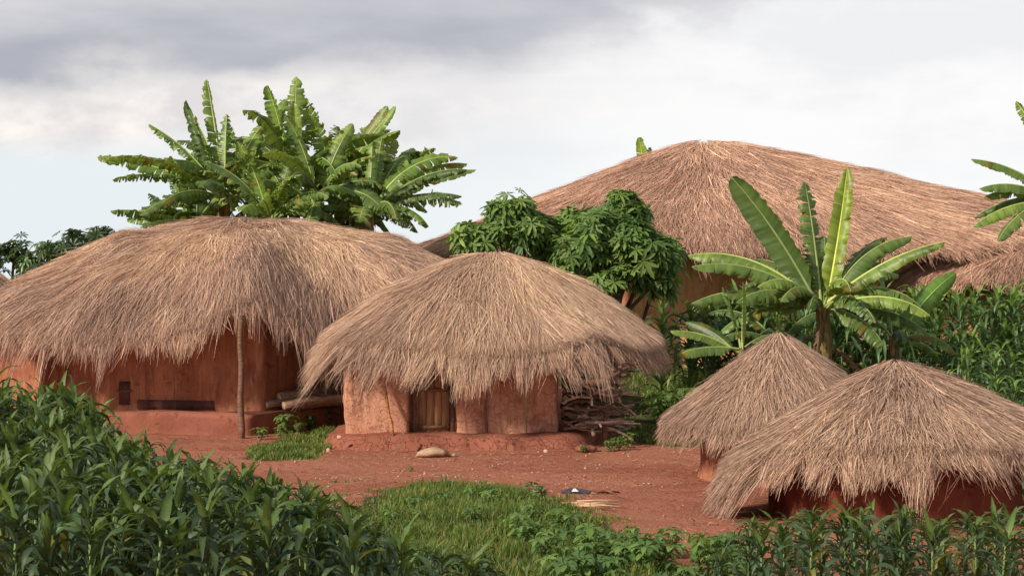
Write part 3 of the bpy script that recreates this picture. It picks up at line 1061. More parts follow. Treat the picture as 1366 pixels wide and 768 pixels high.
def banana_plant(base, crown, leaves, label, group, stem_r=0.13, lean=0.0, dead=4, bud=False, name="banana_plant"):
    """leaves: tuples az(deg) el(deg) L W droop(deg) fold roll(deg) torn tint"""
    bx, by = base
    bz = float(zg(bx, by))
    t = empty(name, (bx, by, bz), label, "banana plant", group)
    c = np.array(crown, float)
    b = MB()
    n = 12
    P = [np.array([bx, by, bz - 0.05]) + (c - np.array([bx, by, bz - 0.05])) * (k / (n - 1)) + np.array([0.05 * sin(k), 0, 0]) * 0.4 for k in range(n)]
    b.tube(P, np.linspace(stem_r * 1.15, stem_r * 0.72, n), 12, (1, 1, 1), 0.10)
    # sheath layers peeling off the stem
    for k in range(9):
        a = random.uniform(0, 6.28); q = random.uniform(0.25, 0.95)
        pb = P[0] + (c - P[0]) * q
        rad = stem_r * (1.15 - 0.42 * q) + 0.006
        hgt = random.uniform(0.25, 0.6)
        V = []
        for u in range(4):
            for v_ in (-0.45, 0, 0.45):
                zz = u / 3
                rr = rad * (1.02 + 0.16 * max(0, zz - 0.6))
                V.append((pb[0] + rr * cos(a + v_ * (1 - 0.5 * zz)), pb[1] + rr * sin(a + v_ * (1 - 0.5 * zz)), pb[2] - hgt * (1 - zz)))
        qd = [(u * 3 + v_, u * 3 + v_ + 1, u * 3 + v_ + 4, u * 3 + v_ + 3) for u in range(3) for v_ in range(2)]
        b.add(V, qd, None, random.choice([(1.3, 0.75, 0.5), (0.85, 0.42, 0.3), (1.1, 1.1, 0.9), (0.7, 0.4, 0.3)]))
    b.obj("pseudostem", M['pstem'], t, smooth=True)
    for lf in leaves:
        az, el, L, Wd, dr, fo, ro, to, ti = lf
        BAN[0] += 1
        jit = np.array([0.05 * cos(radians(az)), 0.05 * sin(radians(az)), random.uniform(-0.15, 0.05)])
        bl, rb = banana_leaf(c + jit, radians(az), radians(el), L, Wd, radians(dr), fo, radians(ro), to, BAN[0], ti, bend=random.uniform(-0.15, 0.15))
        o = bl.obj("leaf", M['banana'], t, smooth=True)
        rb.obj("midrib", M['rib'], o, smooth=True)
    for k in range(dead):
        a = random.uniform(0, 6.28)
        BAN[0] += 1
        bl, rb = banana_leaf(c + np.array([0, 0, -0.2 - 0.1 * k]), a, radians(-25), random.uniform(0.9, 1.5), 0.30, radians(65), -0.9, 0, 0.8, BAN[0], (1, 1, 1), pet=0.2)
        bl.obj("dead_leaf", M['dryleaf'], t, smooth=True)
    if bud:
        b = MB()
        st = c + np.array([0.25, -0.2, 0.0])
        b.tube([c, c + np.array([0.2, -0.15, 0.12]), st + np.array([0.05, 0, -0.2]), st + np.array([0.1, 0, -0.5])], 0.02, 6, (0.8, 1.2, 0.8))
        b.obj("flower_stalk", M['rib'], t)
        b = MB()
        q = st + np.array([0.1, 0, -0.5])
        b.tube([q, q + (0, 0, -0.06), q + (0, 0, -0.14), q + (0, 0, -0.22), q + (0, 0, -0.26)], [0.02, 0.055, 0.06, 0.035, 0.008], 9)
        b.obj("flower_bud", M['red'], t, smooth=True)
    return t


Gn, Yg_, Dk, Lt = (1, 1, 1), (2.1, 1.75, 1.0), (0.72, 0.75, 0.85), (1.45, 1.35, 1.15)
c0 = px(1098, 408, 36)
banana_plant((c0[0] + 0.05, 36.2), c0, [
    (178, 8, 1.9, 0.5, 55, -0.4, -10, 0.6, Gn), (-25, 22, 1.9, 0.5, 62, -0.4, 10, 0.5, Lt), (215, 45, 1.7, 0.5, 75, -0.4, -10, 0.5, Lt), (-60, 35, 1.3, 0.46, 85, -0.4, 0, 0.6, Gn), (125, 66, 1.9, 0.5, 50, -0.2, 20, 0.7, Dk), (35, 62, 2.0, 0.5, 45, -0.2, 25, 0.7, Gn),
    (168, 62, 2.75, 0.70, 14, 0.10, 62, 0.0, Dk),
    (112, 80, 2.30, 0.66, 10, 0.0, 8, 0.82, Gn),
    (42, 74, 2.60, 0.46, -6, 0.75, 35, 0.35, Yg_),
    (12, 66, 2.15, 0.54, 62, -0.45, 20, 0.25, Gn),
    (-18, 40, 2.30, 0.54, 30, -0.35, 22, 0.4, Lt),
    (-8, 30, 1.75, 0.54, 78, -0.4, 15, 0.45, Gn),
    (-40, -5, 1.35, 0.6, 60, -0.30, 10, 0.2, Gn),
    (192, 36, 2.45, 0.54, 48, -0.35, -20, 0.35, Gn),
    (152, 40, 1.8, 0.5, 95, -0.3, -10, 0.6, Gn), (-75, 50, 1.5, 0.5, 95, -0.4, 0, 0.6, Lt), (235, 48, 1.6, 0.5, 95, -0.4, 0, 0.6, Gn), (172, 44, 2.55, 0.56, 55, -0.25, -25, 0.35, Lt),
    (205, 28, 1.75, 0.62, 62, -0.45, -10, 0.4, Gn), (183, 22, 2.3, 0.6, 48, -0.3, -25, 0.35, Gn), (165, 50, 1.5, 0.5, 80, -0.3, 0, 0.8, Dk), (10, 50, 1.5, 0.5, 70, -0.3, 30, 0.6, Dk),
    (150, 55, 1.65, 0.62, 62, -0.3, -15, 0.6, Dk),
    (80, 70, 1.7, 0.62, 50, -0.2, 10, 0.4, Dk),
    (40, 55, 1.9, 0.62, 65, -0.4, 20, 0.62, Gn),
    (300, 20, 1.5, 0.5, 75, -0.4, 0, 0.5, Gn), (140, 30, 1.9, 0.5, 70, -0.4, 0, 0.6, Dk), (-5, 12, 1.9, 0.5, 60, -0.4, 20, 0.5, Dk), (25, 45, 1.6, 0.46, 85, -0.4, 20, 0.6, Lt), (250, 35, 1.2, 0.42, 80, -0.5, 0, 0.3, Dk)],
    "tall lone banana plant spreading broad leaves just behind the smaller cone-roofed granary", None, 0.155, dead=10, name="banana_plant")
c0 = px(1192, 452, 37)
banana_plant((c0[0], 37.2), c0, [
    (20, 55, 1.75, 0.48, 25, -0.1, 60, 0.0, (0.95, 1.15, 0.8)), (100, 75, 1.3, 0.42, 30, -0.1, 70, 0.3, Dk), (200, 50, 1.3, 0.4, 80, -0.3, 0, 0.3, Dk),
    (-30, 20, 1.2, 0.4, 80, -0.4, 0, 0.2, Gn), (-90, 30, 1.1, 0.4, 80, -0.4, 0, 0.3, Dk), (30, 5, 1.1, 0.4, 60, -0.3, 0, 0.3, Gn)],
    "banana sucker with dusky red flower bud between lone banana and tall maize", None, 0.10, dead=3, bud=True)
c0 = px(990, 466, 35)
banana_plant((c0[0], 35.1), c0, [
    (190, 32, 1.25, 0.34, 35, -0.3, -20, 0.1, Lt), (200, 8, 1.15, 0.36, 30, -0.2, -30, 0.1, Gn), (110, 70, 1.2, 0.34, 25, 0.0, 60, 0.35, Gn),
    (80, 85, 1.2, 0.16, 5, 0.9, 60, 0.0, Lt), (20, 35, 0.9, 0.34, 60, -0.4, 0, 0.2, Dk), (150, 45, 1.2, 0.34, 40, -0.2, -50, 0.1, Dk), (-50, 20, 0.6, 0.3, 70, -0.4, 0, 0.3, Gn)],
    "small young banana plant with pale fresh stems at the granary roof's shoulder", None, 0.07, dead=2)
c0 = px(1038, 455, 37.5)
banana_plant((c0[0], 37.6), c0, [
    (95, 86, 1.15, 0.50, 6, 0.35, 75, 0.0, Lt), (150, 50, 1.5, 0.42, 70, -0.3, 0, 0.4, Dk), (30, 55, 1.4, 0.42, 70, -0.4, 0, 0.4, Dk),
    (200, 30, 1.4, 0.4, 80, -0.4, 0, 0.5, Dk), (-20, 40, 1.1, 0.4, 90, -0.4, 0, 0.4, Dk), (250, 50, 1.0, 0.4, 80, -0.4, 0, 0.4, Gn)],
    "banana sucker holding one upright pale leaf, left of the lone banana trunk", None, 0.10, dead=5)

# plantation behind the long house
clump = [
    (262, 305, 48.4, 2.1, "banana plant at the left end of the clump behind the long house, leaves sweeping outward"),
    (300, 258, 47.5, 2.75, "banana plant with long ragged leaves jutting left over the long house roof"),
    (335, 235, 49.2, 2.1, "banana plant with torn feathery leaf tips in the left half of the clump"),
    (392, 232, 48.4, 2.5, "tallest banana plant, its torn upright leaf topping the clump behind the long house"),
    (425, 262, 47.0, 2.2, "banana plant in the heart of the clump, leaves arching over the thatch ridge"),
    (452, 238, 48.8, 2.2, "banana plant with two bright slanting leaves right of the tallest one"),
    (492, 282, 47.2, 2.55, "banana plant at the right end of the clump, long leaf arching far to the right"),
    (485, 262, 49.0, 1.9, "banana plant with a pale folded new leaf near the right end of the clump"),
    (362, 292, 46.6, 2.1, "banana plant half sunk behind the thatch ridge at the clump's front"),
]
rr = random.Random(5)
for k, (u, v, Y, sz, lab) in enumerate(clump):
    c = px(u, v, Y)
    side = (u - 390) / 120.0
    lv = []
    nl = 18
    for q in range(nl):
        az = q * 137.5 + rr.uniform(-20, 20)
        if k in (0, 1): az = [175, 190, 165, 200, 150, 120, 215, 60, 240, 90, 180, 270, 300, 20, 185, 160, 230, 110][q] + rr.uniform(-8, 8)
        if k == 6: az = [0, -12, 15, -30, 30, 60, -60, 120, 180, 90, 5, 270, 240, 200, -20, 25, -50, 70][q] + rr.uniform(-8, 8)
        el = [rr.uniform(22, 63), rr.uniform(-25, 30), rr.uniform(66, 84)][0 if q < 11 else (1 if q < 16 else 2)]
        if k in (0, 1): el = [38, 22, 52, 8, 45, 60, 30, 55, 40, 80, 0, 20, 40, 45, 28, 68, 15, 70][q]
        if k == 6: el = [36, 22, 52, 12, 48, 60, 30, 55, 30, 80, 28, 20, 40, 30, 40, 60, 14, 70][q]
        dr = rr.uniform(35, 85) if el < 64 else rr.uniform(0, 25)
        if k in (0, 1): dr *= 0.6
        L = sz * rr.uniform(0.62, 1.1)
        tint = rr.choice([Gn, Gn, Dk, Lt, Lt, (1.3, 1.3, 1.0)])
        lv.append((az, el, L, rr.uniform(0.50, 0.68), dr, rr.uniform(-0.5, 0.1), rr.choice([-1, 1]) * rr.uniform(5, 45) if el < 64 else rr.uniform(45, 75) * abs(cos(radians(az))), rr.uniform(0.35, 0.93), tint))
    if k == 3:
        lv.append((80, 87, 2.35, 0.62, 4, 0.1, 5, 0.7, Lt))
        lv.append((95, 89, 1.75, 0.46, 0, 0.85, 5, 0.0, (2.0, 1.7, 1.3)))
    if k == 5:
        lv += [(15, 62, 2.1, 0.5, 8, 0.1, 50, 0.2, Lt), (0, 55, 2.1, 0.5, 6, 0.1, 50, 0.5, Lt)]
    if k == 7:
        lv += [(35, 78, 1.6, 0.36, 4, 0.6, 60, 0.0, Yg_)]
    banana_plant((c[0], Y + 0.1), c, lv, lab, "banana clump behind the long house", 0.16, dead=9)

c0 = px(1418, 262, 40)
banana_plant((c0[0] + 0.1, 40.2), c0, [
    (172, 42, 1.9, 0.48, 38, -0.3, -20, 0.45, Gn), (185, 30, 1.7, 0.5, 50, -0.3, -15, 0.3, Gn), (178, 15, 1.5, 0.5, 40, -0.35, -15, 0.3, Lt),
    (195, 2, 1.9, 0.5, 42, -0.35, -20, 0.3, Lt), (200, -10, 1.7, 0.5, 50, -0.3, -20, 0.3, Gn), (165, 5, 1.7, 0.45, 45, -0.3, 0, 0.5, Gn),
    (100, 78, 2.2, 0.5, 10, 0.1, 60, 0.6, Lt), (130, 70, 2.1, 0.5, 20, 0.1, 60, 0.6, Lt), (20, 40, 2.0, 0.5, 60, -0.3, 0, 0.3, Gn), (-60, 40, 1.6, 0.5, 60, -0.3, 0, 0.3, Gn)],
    "banana plant entering at the photo's right edge, leaves hanging over the low hut's thatch", None, 0.16, dead=5)
for (u, v, lab, lvs) in (
    (863, 240, "distant banana plant, two upright leaf tips peeping over the largest roof near its peak",
     [(170, 84, 1.25, 0.40, 6, 0.3, 70, 0.1, Yg_), (60, 84, 1.0, 0.36, 12, 0.0, 60, 0.75, Gn), (20, 75, 1.05, 0.30, 10, 0.1, 60, 0.6, Gn), (200, 60, 1.0, 0.4, 60, -0.3, 0, 0.4, Gn)]),
    (796, 270, "distant banana plant, only short leaf tips showing above the largest roof's lower slope",
     [(30, 75, 0.85, 0.36, 20, -0.1, 50, 0.3, Lt), (170, 70, 0.7, 0.36, 25, -0.1, 50, 0.3, Lt), (180, 35, 1.2, 0.36, 25, -0.2, 20, 0.4, Gn), (60, 50, 0.8, 0.36, 40, -0.2, 0, 0.3, Gn)])):
    c = px(u, v, 62)
    banana_plant((c[0], 62.1), c, lvs, lab, None, 0.14, dead=1)


# ------------------------------------------------------------------ leafy trees
def leaf_cluster(mb, p, nrm, size, nl, r, droop, wid, col, whorl=False):
    """a palmate leaf (or a whorl of leaves) at p facing nrm"""
    nrm = nrm / (np.linalg.norm(nrm) + 1e-9)
    a = np.cross(nrm, [0, 0, 1.0]); a = a / (np.linalg.norm(a) + 1e-6)
    if np.linalg.norm(a) < 0.5: a = np.array([1.0, 0, 0])
    b = np.cross(nrm, a)
    a0 = r.uniform(0, 6.28)
    for k in range(nl):
        an = a0 + (k / nl) * 6.28 * (1.0 if whorl else 0.88) + r.uniform(-0.12, 0.12)
        d = a * cos(an) + b * sin(an)
        L = size * r.uniform(0.75, 1.1)
        wv = np.cross(nrm, d) * L * wid
        dn = np.array([0, 0, -1.0])
        up = nrm * (0.35 if whorl else 0.05) * L
        m = p + d * L * 0.45 + up * 0.5 + dn * L * 0.06
        m2 = p + d * L * 0.78 + up * 0.6 + dn * L * (0.10 + droop * 0.35)
        tip = p + d * L + up * 0.6 + dn * L * (0.15 + droop)
        q = nrm * L * 0.06
        V = [p, m - wv * 0.8 + q, m - q * 0.3, m + wv * 0.8 + q, m2 - wv * 0.75 + q * 0.6, m2, m2 + wv * 0.75 + q * 0.6, tip]
        c = np.array(col) * r.uniform(0.8, 1.2)
        mb.add(V, [(1, 2, 5, 4), (2, 3, 6, 5)], [(0, 2, 1), (0, 3, 2), (4, 5, 7), (5, 6, 7)], c)


def leafy_tree(name, base, lobes, n, size, nl, mat, label, cat, seed, droop=0.3, wid=0.13, whorl=False, trunk_r=0.07, cols=None, group=None, inner=0.35):
    r = random.Random(seed)
    bx, by = base
    bz = float(zg(bx, by))
    t = empty(name, (bx, by, bz), label, cat, group)
    b = MB()
    fork = np.array([bx + r.uniform(-.05, .05), by, bz + 0.45 * (lobes[0][2] - bz)])
    b.tube([(bx, by, bz - 0.1), (bx * 0.5 + fork[0] * 0.5 + 0.03, by, (bz + fork[2]) / 2), fork], [trunk_r * 1.2, trunk_r, trunk_r * 0.9], 8, None, 0.15)
    fol = MB()
    cols = cols or [(1, 1, 1), (1.2, 1.15, 1.0), (0.8, 0.85, 0.95), (1.45, 1.35, 1.1)]
    sub = []
    for L_ in lobes:
        c = np.array(L_[:3])
        b.tube([fork, (fork + c) / 2 + np.array([r.uniform(-.1, .1), r.uniform(-.1, .1), 0.05]), c], [trunk_r * 0.8, trunk_r * 0.55, trunk_r * 0.4], 6)
    for (cx, cy, cz, rx, ry, rz) in lobes:
        for _ in range(7):
            d = np.array([r.gauss(0, 1), r.gauss(0, 1), r.gauss(0, .8) + .25]); d /= np.linalg.norm(d)
            q = r.uniform(0.38, 0.78); k = r.uniform(0.36, 0.58)
            sub.append((cx + d[0] * rx * q, cy + d[1] * ry * q, cz + d[2] * rz * q, rx * k, ry * k, rz * k, (cx, cy, cz)))
        sub.append((cx, cy, cz, rx * 0.6, ry * 0.6, rz * 0.6, (cx, cy, cz - 0.05)))
    big = lobes
    lobes = sub
    tot = sum((l[3] * l[4] * l[5]) ** 0.67 for l in lobes)
    for (cx, cy, cz, rx, ry, rz, par) in lobes:
        c = np.array([cx, cy, cz])
        mid = (np.array(par) + c) / 2 + np.array([r.uniform(-.1, .1), r.uniform(-.1, .1), 0.05])
        b.tube([np.array(par), mid, c], [trunk_r * 0.4, trunk_r * 0.35, trunk_r * 0.25], 6)
        m = int(n * 1.15 * (rx * ry * rz) ** 0.67 / tot)
        ph = r.uniform(0, 9)
        for i in range(m):
            d = np.array([r.gauss(0, 1), r.gauss(0, 1), r.gauss(0, 1)])
            d /= np.linalg.norm(d)
            if d[2] < -0.5: d[2] *= -0.6
            k = (1 - r.random() ** 2.2 * (1 - inner))
            bul = 0.80 + 0.42 * float(vnoise(d[0] * 2.3 + ph, d[2] * 2.3 + d[1] * 1.7 + ph, 30))
            p = c + d * np.array([rx, ry, rz]) * k * bul
            nn = d * 0.8 + np.array([r.gauss(0, .35), r.gauss(0, .35) - 0.15, 0.65 + r.gauss(0, .3)])
            leaf_cluster(fol, p, nn, size * r.uniform(0.55, 1.25), nl, r, droop, wid, r.choice(cols), whorl)
            if i % 14 == 0:
                b.tube([c, c + (p - c) * 0.5 + np.array([0, 0, -0.03]), p], [trunk_r * 0.28, trunk_r * 0.2, trunk_r * 0.1], 5)
    b.obj("trunk", M['bark'], t, smooth=True)
    fol.obj("crown", mat, t)
    return t


# cassava: two crowns side by side
def P(u, v, Y): return px(u, v, Y)


a = P(668, 305, 38.9); b_ = P(708, 296, 39.1); c_ = P(636, 330, 38.9); d_ = P(735, 335, 39.2)
leafy_tree("cassava_shrub", (a[0] + 0.3, 39.2), [(a[0], a[1], a[2], .66, .6, .64), (a[0] + .45, a[1] - .2, a[2] - .25, .6, .5, .5), (b_[0], b_[1], b_[2], .55, .6, .42), (c_[0], c_[1], c_[2], .45, .5, .42), (d_[0], d_[1] + .2, d_[2], .5, .5, .5), (c_[0] - .12, c_[1], c_[2] + .2, .3, .4, .3), (d_[0] + .15, d_[1] - .2, d_[2] - .25, .5, .5, .45), (d_[0] + .35, d_[1] - .1, d_[2] + .1, .5, .5, .5), (d_[0] + .3, d_[1] + .2, d_[2] + .35, .5, .5, .4)],
           900, 0.25, 7, M['cassava'], "cassava shrub with drooping palmate leaves rising straight behind the pink mud hut's roof", "shrub", 3, droop=0.06, wid=0.15)
a = P(812, 318, 38.2); b_ = P(850, 345, 38.0); c_ = P(775, 350, 38.1); d_ = P(825, 285, 38.4); e_ = P(880, 345, 38.2)
leafy_tree("cassava_shrub", (a[0] + 0.1, 38.3), [(a[0], a[1], a[2], .85, .75, .70), (b_[0], b_[1], b_[2], .70, .6, .62), (c_[0], c_[1], c_[2] - .05, .55, .5, .48), (d_[0], d_[1], d_[2], .55, .5, .40), (e_[0], e_[1], e_[2], .42, .4, .45), (e_[0] - .1, e_[1] - .1, e_[2] - .45, .40, .4, .35), (b_[0] - .35, b_[1] - .2, b_[2] - .40, .5, .5, .35)],
           1150, 0.25, 7, M['cassava'], "fuller cassava shrub in front of the pale orange wall of the largest house", "shrub", 4, droop=0.06, wid=0.15)

# dark trees beyond the long house
a = P(112, 326, 52)
leafy_tree("broadleaf_tree", (a[0], 52), [(a[0], 52, a[2], .75, .8, .62), (a[0] - .55, 52, a[2] - .25, .6, .7, .55), (a[0] + .4, 52.2, a[2] + .15, .45, .5, .45)], 170, 0.26, 8, M['bush'],
           "dark broadleaf tree tallest of three above the left end of the long house roof", "tree", 7, 0.05, 0.16, True, 0.09)
a = P(58, 345, 51)
leafy_tree("broadleaf_tree", (a[0], 51), [(a[0], 51, a[2], .55, .6, .55), (a[0] - .3, 51, a[2] - .5, .6, .7, .6)], 95, 0.25, 8, M['bush'],
           "lighter green broadleaf tree with hanging leaves between two darker trees", "tree", 8, 0.45, 0.16, True, 0.08, cols=[(1.5, 1.5, 1.2), (1.1, 1.1, 1.0), (2.0, 2.0, 1.4)])
a = P(18, 350, 52.5)
leafy_tree("broadleaf_tree", (a[0], 52.5), [(a[0], 52.5, a[2], .6, .6, .62), (a[0] - .6, 52.5, a[2] - .1, .6, .6, .6)], 85, 0.26, 8, M['bush'],
           "sparse dark broadleaf tree at the photo's left edge above the cut-off hut", "tree", 9, 0.05, 0.15, True, 0.08)


# ------------------------------------------------------------------ maize
def maize_mesh(h, nleaf, Lf, seed, whorl=3, Wl=0.075, mat='maize', first=0.12):
    r = random.Random(seed)
    st = MB(); fo = MB()
    lx, ly = r.uniform(-.06, .06), r.uniform(-.06, .06)
    top = h * 0.78
    def axis(z): return np.array([lx * (z / h) ** 2, ly * (z / h) ** 2, z])
    st.tube([axis(z) for z in np.linspace(-0.06, top, 7)], np.linspace(0.016, 0.009, 7) * (h / 1.0) ** 0.3, 6)
    az0 = r.uniform(0, 6.28)
    for k in range(nleaf + whorl):
        isw = k >= nleaf
        q = (k / max(1, nleaf - 1)) if not isw else 1.0
        z = top * (first + (1 - first) * min(1, q))
        az = az0 + (k % 2) * pi + r.gauss(0, 0.45) + k * 0.12
        L = Lf * (0.75 + 0.5 * sin(pi * min(1, 0.25 + 0.6 * q))) * r.uniform(0.85, 1.15)
        el = radians(r.uniform(42, 70)) if not isw else radians(r.uniform(66, 85))
        cur = radians(r.uniform(140, 215)) if not isw else radians(r.uniform(30, 135))
        if isw: L *= r.uniform(0.55, 0.9)
        n = 9
        p = axis(z)
        tw = r.gauss(0, 0.5)
        V = []
        a = az
        wph = r.uniform(0, 6)
        tint = np.array((1, 1, 1.0)) * r.uniform(0.75, 1.2)
        if isw: tint = np.array((1.75, 1.6, 1.0)) * r.uniform(0.85, 1.15)
        elif (q < 0.25 and r.random() < 0.35) or r.random() < 0.04: tint = np.array((3.0, 1.9, 1.2))
        cc = []
        kink = r.uniform(0.35, 0.6)
        for i in range(n + 1):
            s = i / n
            e = el - cur * (s ** 1.5 if s < kink else (kink ** 1.5 + (s - kink) * 1.25)) 
            e = max(e, radians(-80))
            a = az + 0.35 * tw * s
            d = np.array([cos(e) * cos(a), cos(e) * sin(a), sin(e)])
            hz = np.array([-sin(a), cos(a), 0])
            nn = np.cross(d, hz)
            if nn[2] < 0 and e > -1.0: nn = -nn
            rl = tw * s * 0.9
            hz2 = hz * cos(rl) + nn * sin(rl); nn2 = nn * cos(rl) - hz * sin(rl)
            wv = Wl / 2 * min(1, 0.45 + s * 2.2) * max(0.02, (1 - s ** 2.6)) ** 0.8
            f = 0.55 - 0.35 * s
            wob = 0.35 * sin(i * 2.1 + wph)
            V += [p - hz2 * wv + nn2 * wv * (f + wob), p.copy(), p + hz2 * wv + nn2 * wv * (f - wob)]
            cc += [tint, tint * 1.45, tint]
            p = p + d * L / n
        qd = []
        for i in range(n):
            b0 = i * 3
            qd += [(b0, b0 + 1, b0 + 4, b0 + 3), (b0 + 1, b0 + 2, b0 + 5, b0 + 4)]
        fo.V.append(np.array(V)); fo.Q.append(np.array(qd) + fo.n); fo.C.append(np.array(cc)); fo.n += len(V)
    Vs, fs, cs = st.get()
    ms = mesh_data("stalk", Vs, fs, M['stalk'], smooth=True, col=cs)
    Vf, ff, cf = fo.get()
    mf = mesh_data("foliage", Vf, ff, M[mat], smooth=True, col=cf)
    return ms, mf, h


def plant_proto(ms, mf, name, loc, label, cat, group):
    o = empty(name, loc, label, cat, group)
    for nm, m in (("stalk", ms), ("foliage", mf)):
        c = bpy.data.objects.new(nm, m)
        COL.objects.link(c)
        c.parent = o
    return o


def copy_thing(o, loc, rz, sc, label=None, group=None):
    c = o.copy()
    COL.objects.link(c)
    c.location = loc
    c.rotation_euler = (0, 0, rz)
    c.scale = (sc, sc, sc)
    if label: c["label"] = label
    if group: c["group"] = group
    for ch in list(o.children):
        d = ch.copy()
        COL.objects.link(d)
        d.parent = c
    return c


def copies(protos, spots, label, group):
    used = set()
    for (x, y, h, k) in spots:
        o, hh = protos[k % len(protos)]
        loc = (x, y, float(zg(x, y)))
        sc = h / hh
        rz = random.uniform(0, 6.28)
        if id(o) not in used and not o.get("_u"):
            o["_u"] = 1
            o.location = loc; o.rotation_euler = (0, 0, rz); o.scale = (sc,) * 3
            o["label"] = label; o["group"] = group
        else:
            c = copy_thing(o, loc, rz, sc, label, group)
            if "_u" in c: del c["_u"]


def end_protos(protos):
    for o, _ in protos:
        if "_u" in o: del o["_u"]


field = []
for s in range(9):
    ms, mf, h = maize_mesh(1.1, 20 + s % 3, 0.41, 40 + s, 4, 0.058)
    field.append((plant_proto(ms, mf, "maize_plant", (0, 0, 0), "maize plant", "maize plant", "maize"), h))
# front field: triangle at lower left
yt = lambda u: np.interp(u, [-60, 0, 60, 130, 160, 200, 250, 305, 370, 440, 470, 520, 600, 690, 720], [492, 500, 515, 545, 576, 590, 606, 626, 645, 655, 690, 712, 722, 738, 760])
spots = []
rm = random.Random(21)
y = 13.6
row = 0
while y < 27.0:
    x = -7.4 + rm.uniform(0, .3)
    while x < 0.35:
        X, Y = x + rm.uniform(-.10, .10), y + rm.uniform(-.16, .16)
        u = 683 + X / Y * F
        if -70 < u < 705:
            g = float(zg(X, Y))
            hm = -(yt(u) - 384) / F * Y - g
            h = min((1.30 if Y < 22.5 else 1.6) * rm.uniform(0.86, 1.08), hm * rm.uniform(0.84, 1.12))
            vis = 384 - (g + h) / Y * F
            edge = np.interp(Y, [13, 18.2, 19.2, 20.5, 21.5, 23, 24, 24.6, 26, 27], [0.42, 0.22, -1.1, -1.5, -1.8, -2.6, -3.4, -4.7, -5.1, -6.2])
            if h > 0.42 and X < edge and vis < 775:
                spots.append((X, Y, h, rm.randrange(9)))
        x += 0.39
    y += 0.56
    row += 1
spots.sort(key=lambda s_: s_[1])
LEFT = spots[:225]
copies(field, LEFT, "waist-high dark green maize plant in the dense field filling the lower left", "maize in the lower left field")
right = []
y = 15.0
while y < 19.4:
    x = 1.5 + rm.uniform(0, .3)
    while x < 5.4:
        X, Y = x + rm.uniform(-.1, .1), y + rm.uniform(-.15, .15)
        u = 683 + X / Y * F
        lim = np.interp(u, [900, 960, 990, 1100, 1250, 1400], [752, 722, 690, 672, 680, 664])
        g = float(zg(X, Y))
        h = min(1.0, (-(lim - 384) / F * Y - g) * rm.uniform(0.86, 1.06))
        if 940 < u < 1420 and h > 0.35:
            right.append((X, Y, h, rm.randrange(9)))
        x += 0.44
    y += 0.62
copies(field, right, "knee-high maize plant in the strip before the widest granary at lower right", "maize before the granary")
end_protos(field)
tall = []
for s in range(5):
    ms, mf, h = maize_mesh(2.3, 23, 0.82, 70 + s, 4, 0.105, 'maize_tall', 0.10)
    tall.append((plant_proto(ms, mf, "maize_plant", (0, 0, 0), "maize plant", "maize plant", "maize"), h))
back = []
y = 39.6
while y < 42.6:
    x = 2.5
    while x < 10.9:
        X, Y = x + rm.uniform(-.15, .15), y + rm.uniform(-.2, .2)
        u = 683 + X / Y * F
        if 850 < u < 1400 and not (Y < 41 and u < 900):
            back.append((X, Y, rm.uniform(1.95, 2.40) * (0.9 if u < 940 else 1.0), rm.randrange(5)))
        x += 0.50
    y += 0.8
for k in range(34):
    Y = rm.uniform(32.5, 39.3); X = rm.uniform(7.6, 9.6) * Y / 37
    if 683 + X / Y * F < 1240: continue
    back.append((X, Y, rm.uniform(1.35, 1.9) * (0.75 + 0.25 * (Y - 32) / 7), rm.randrange(5)))
copies(tall, back, "tall maize plant in the stand between the banana plants and the low hut", "tall maize behind the granaries")
end_protos(tall)
print("maize", len(LEFT), len(spots), len(right), len(back))


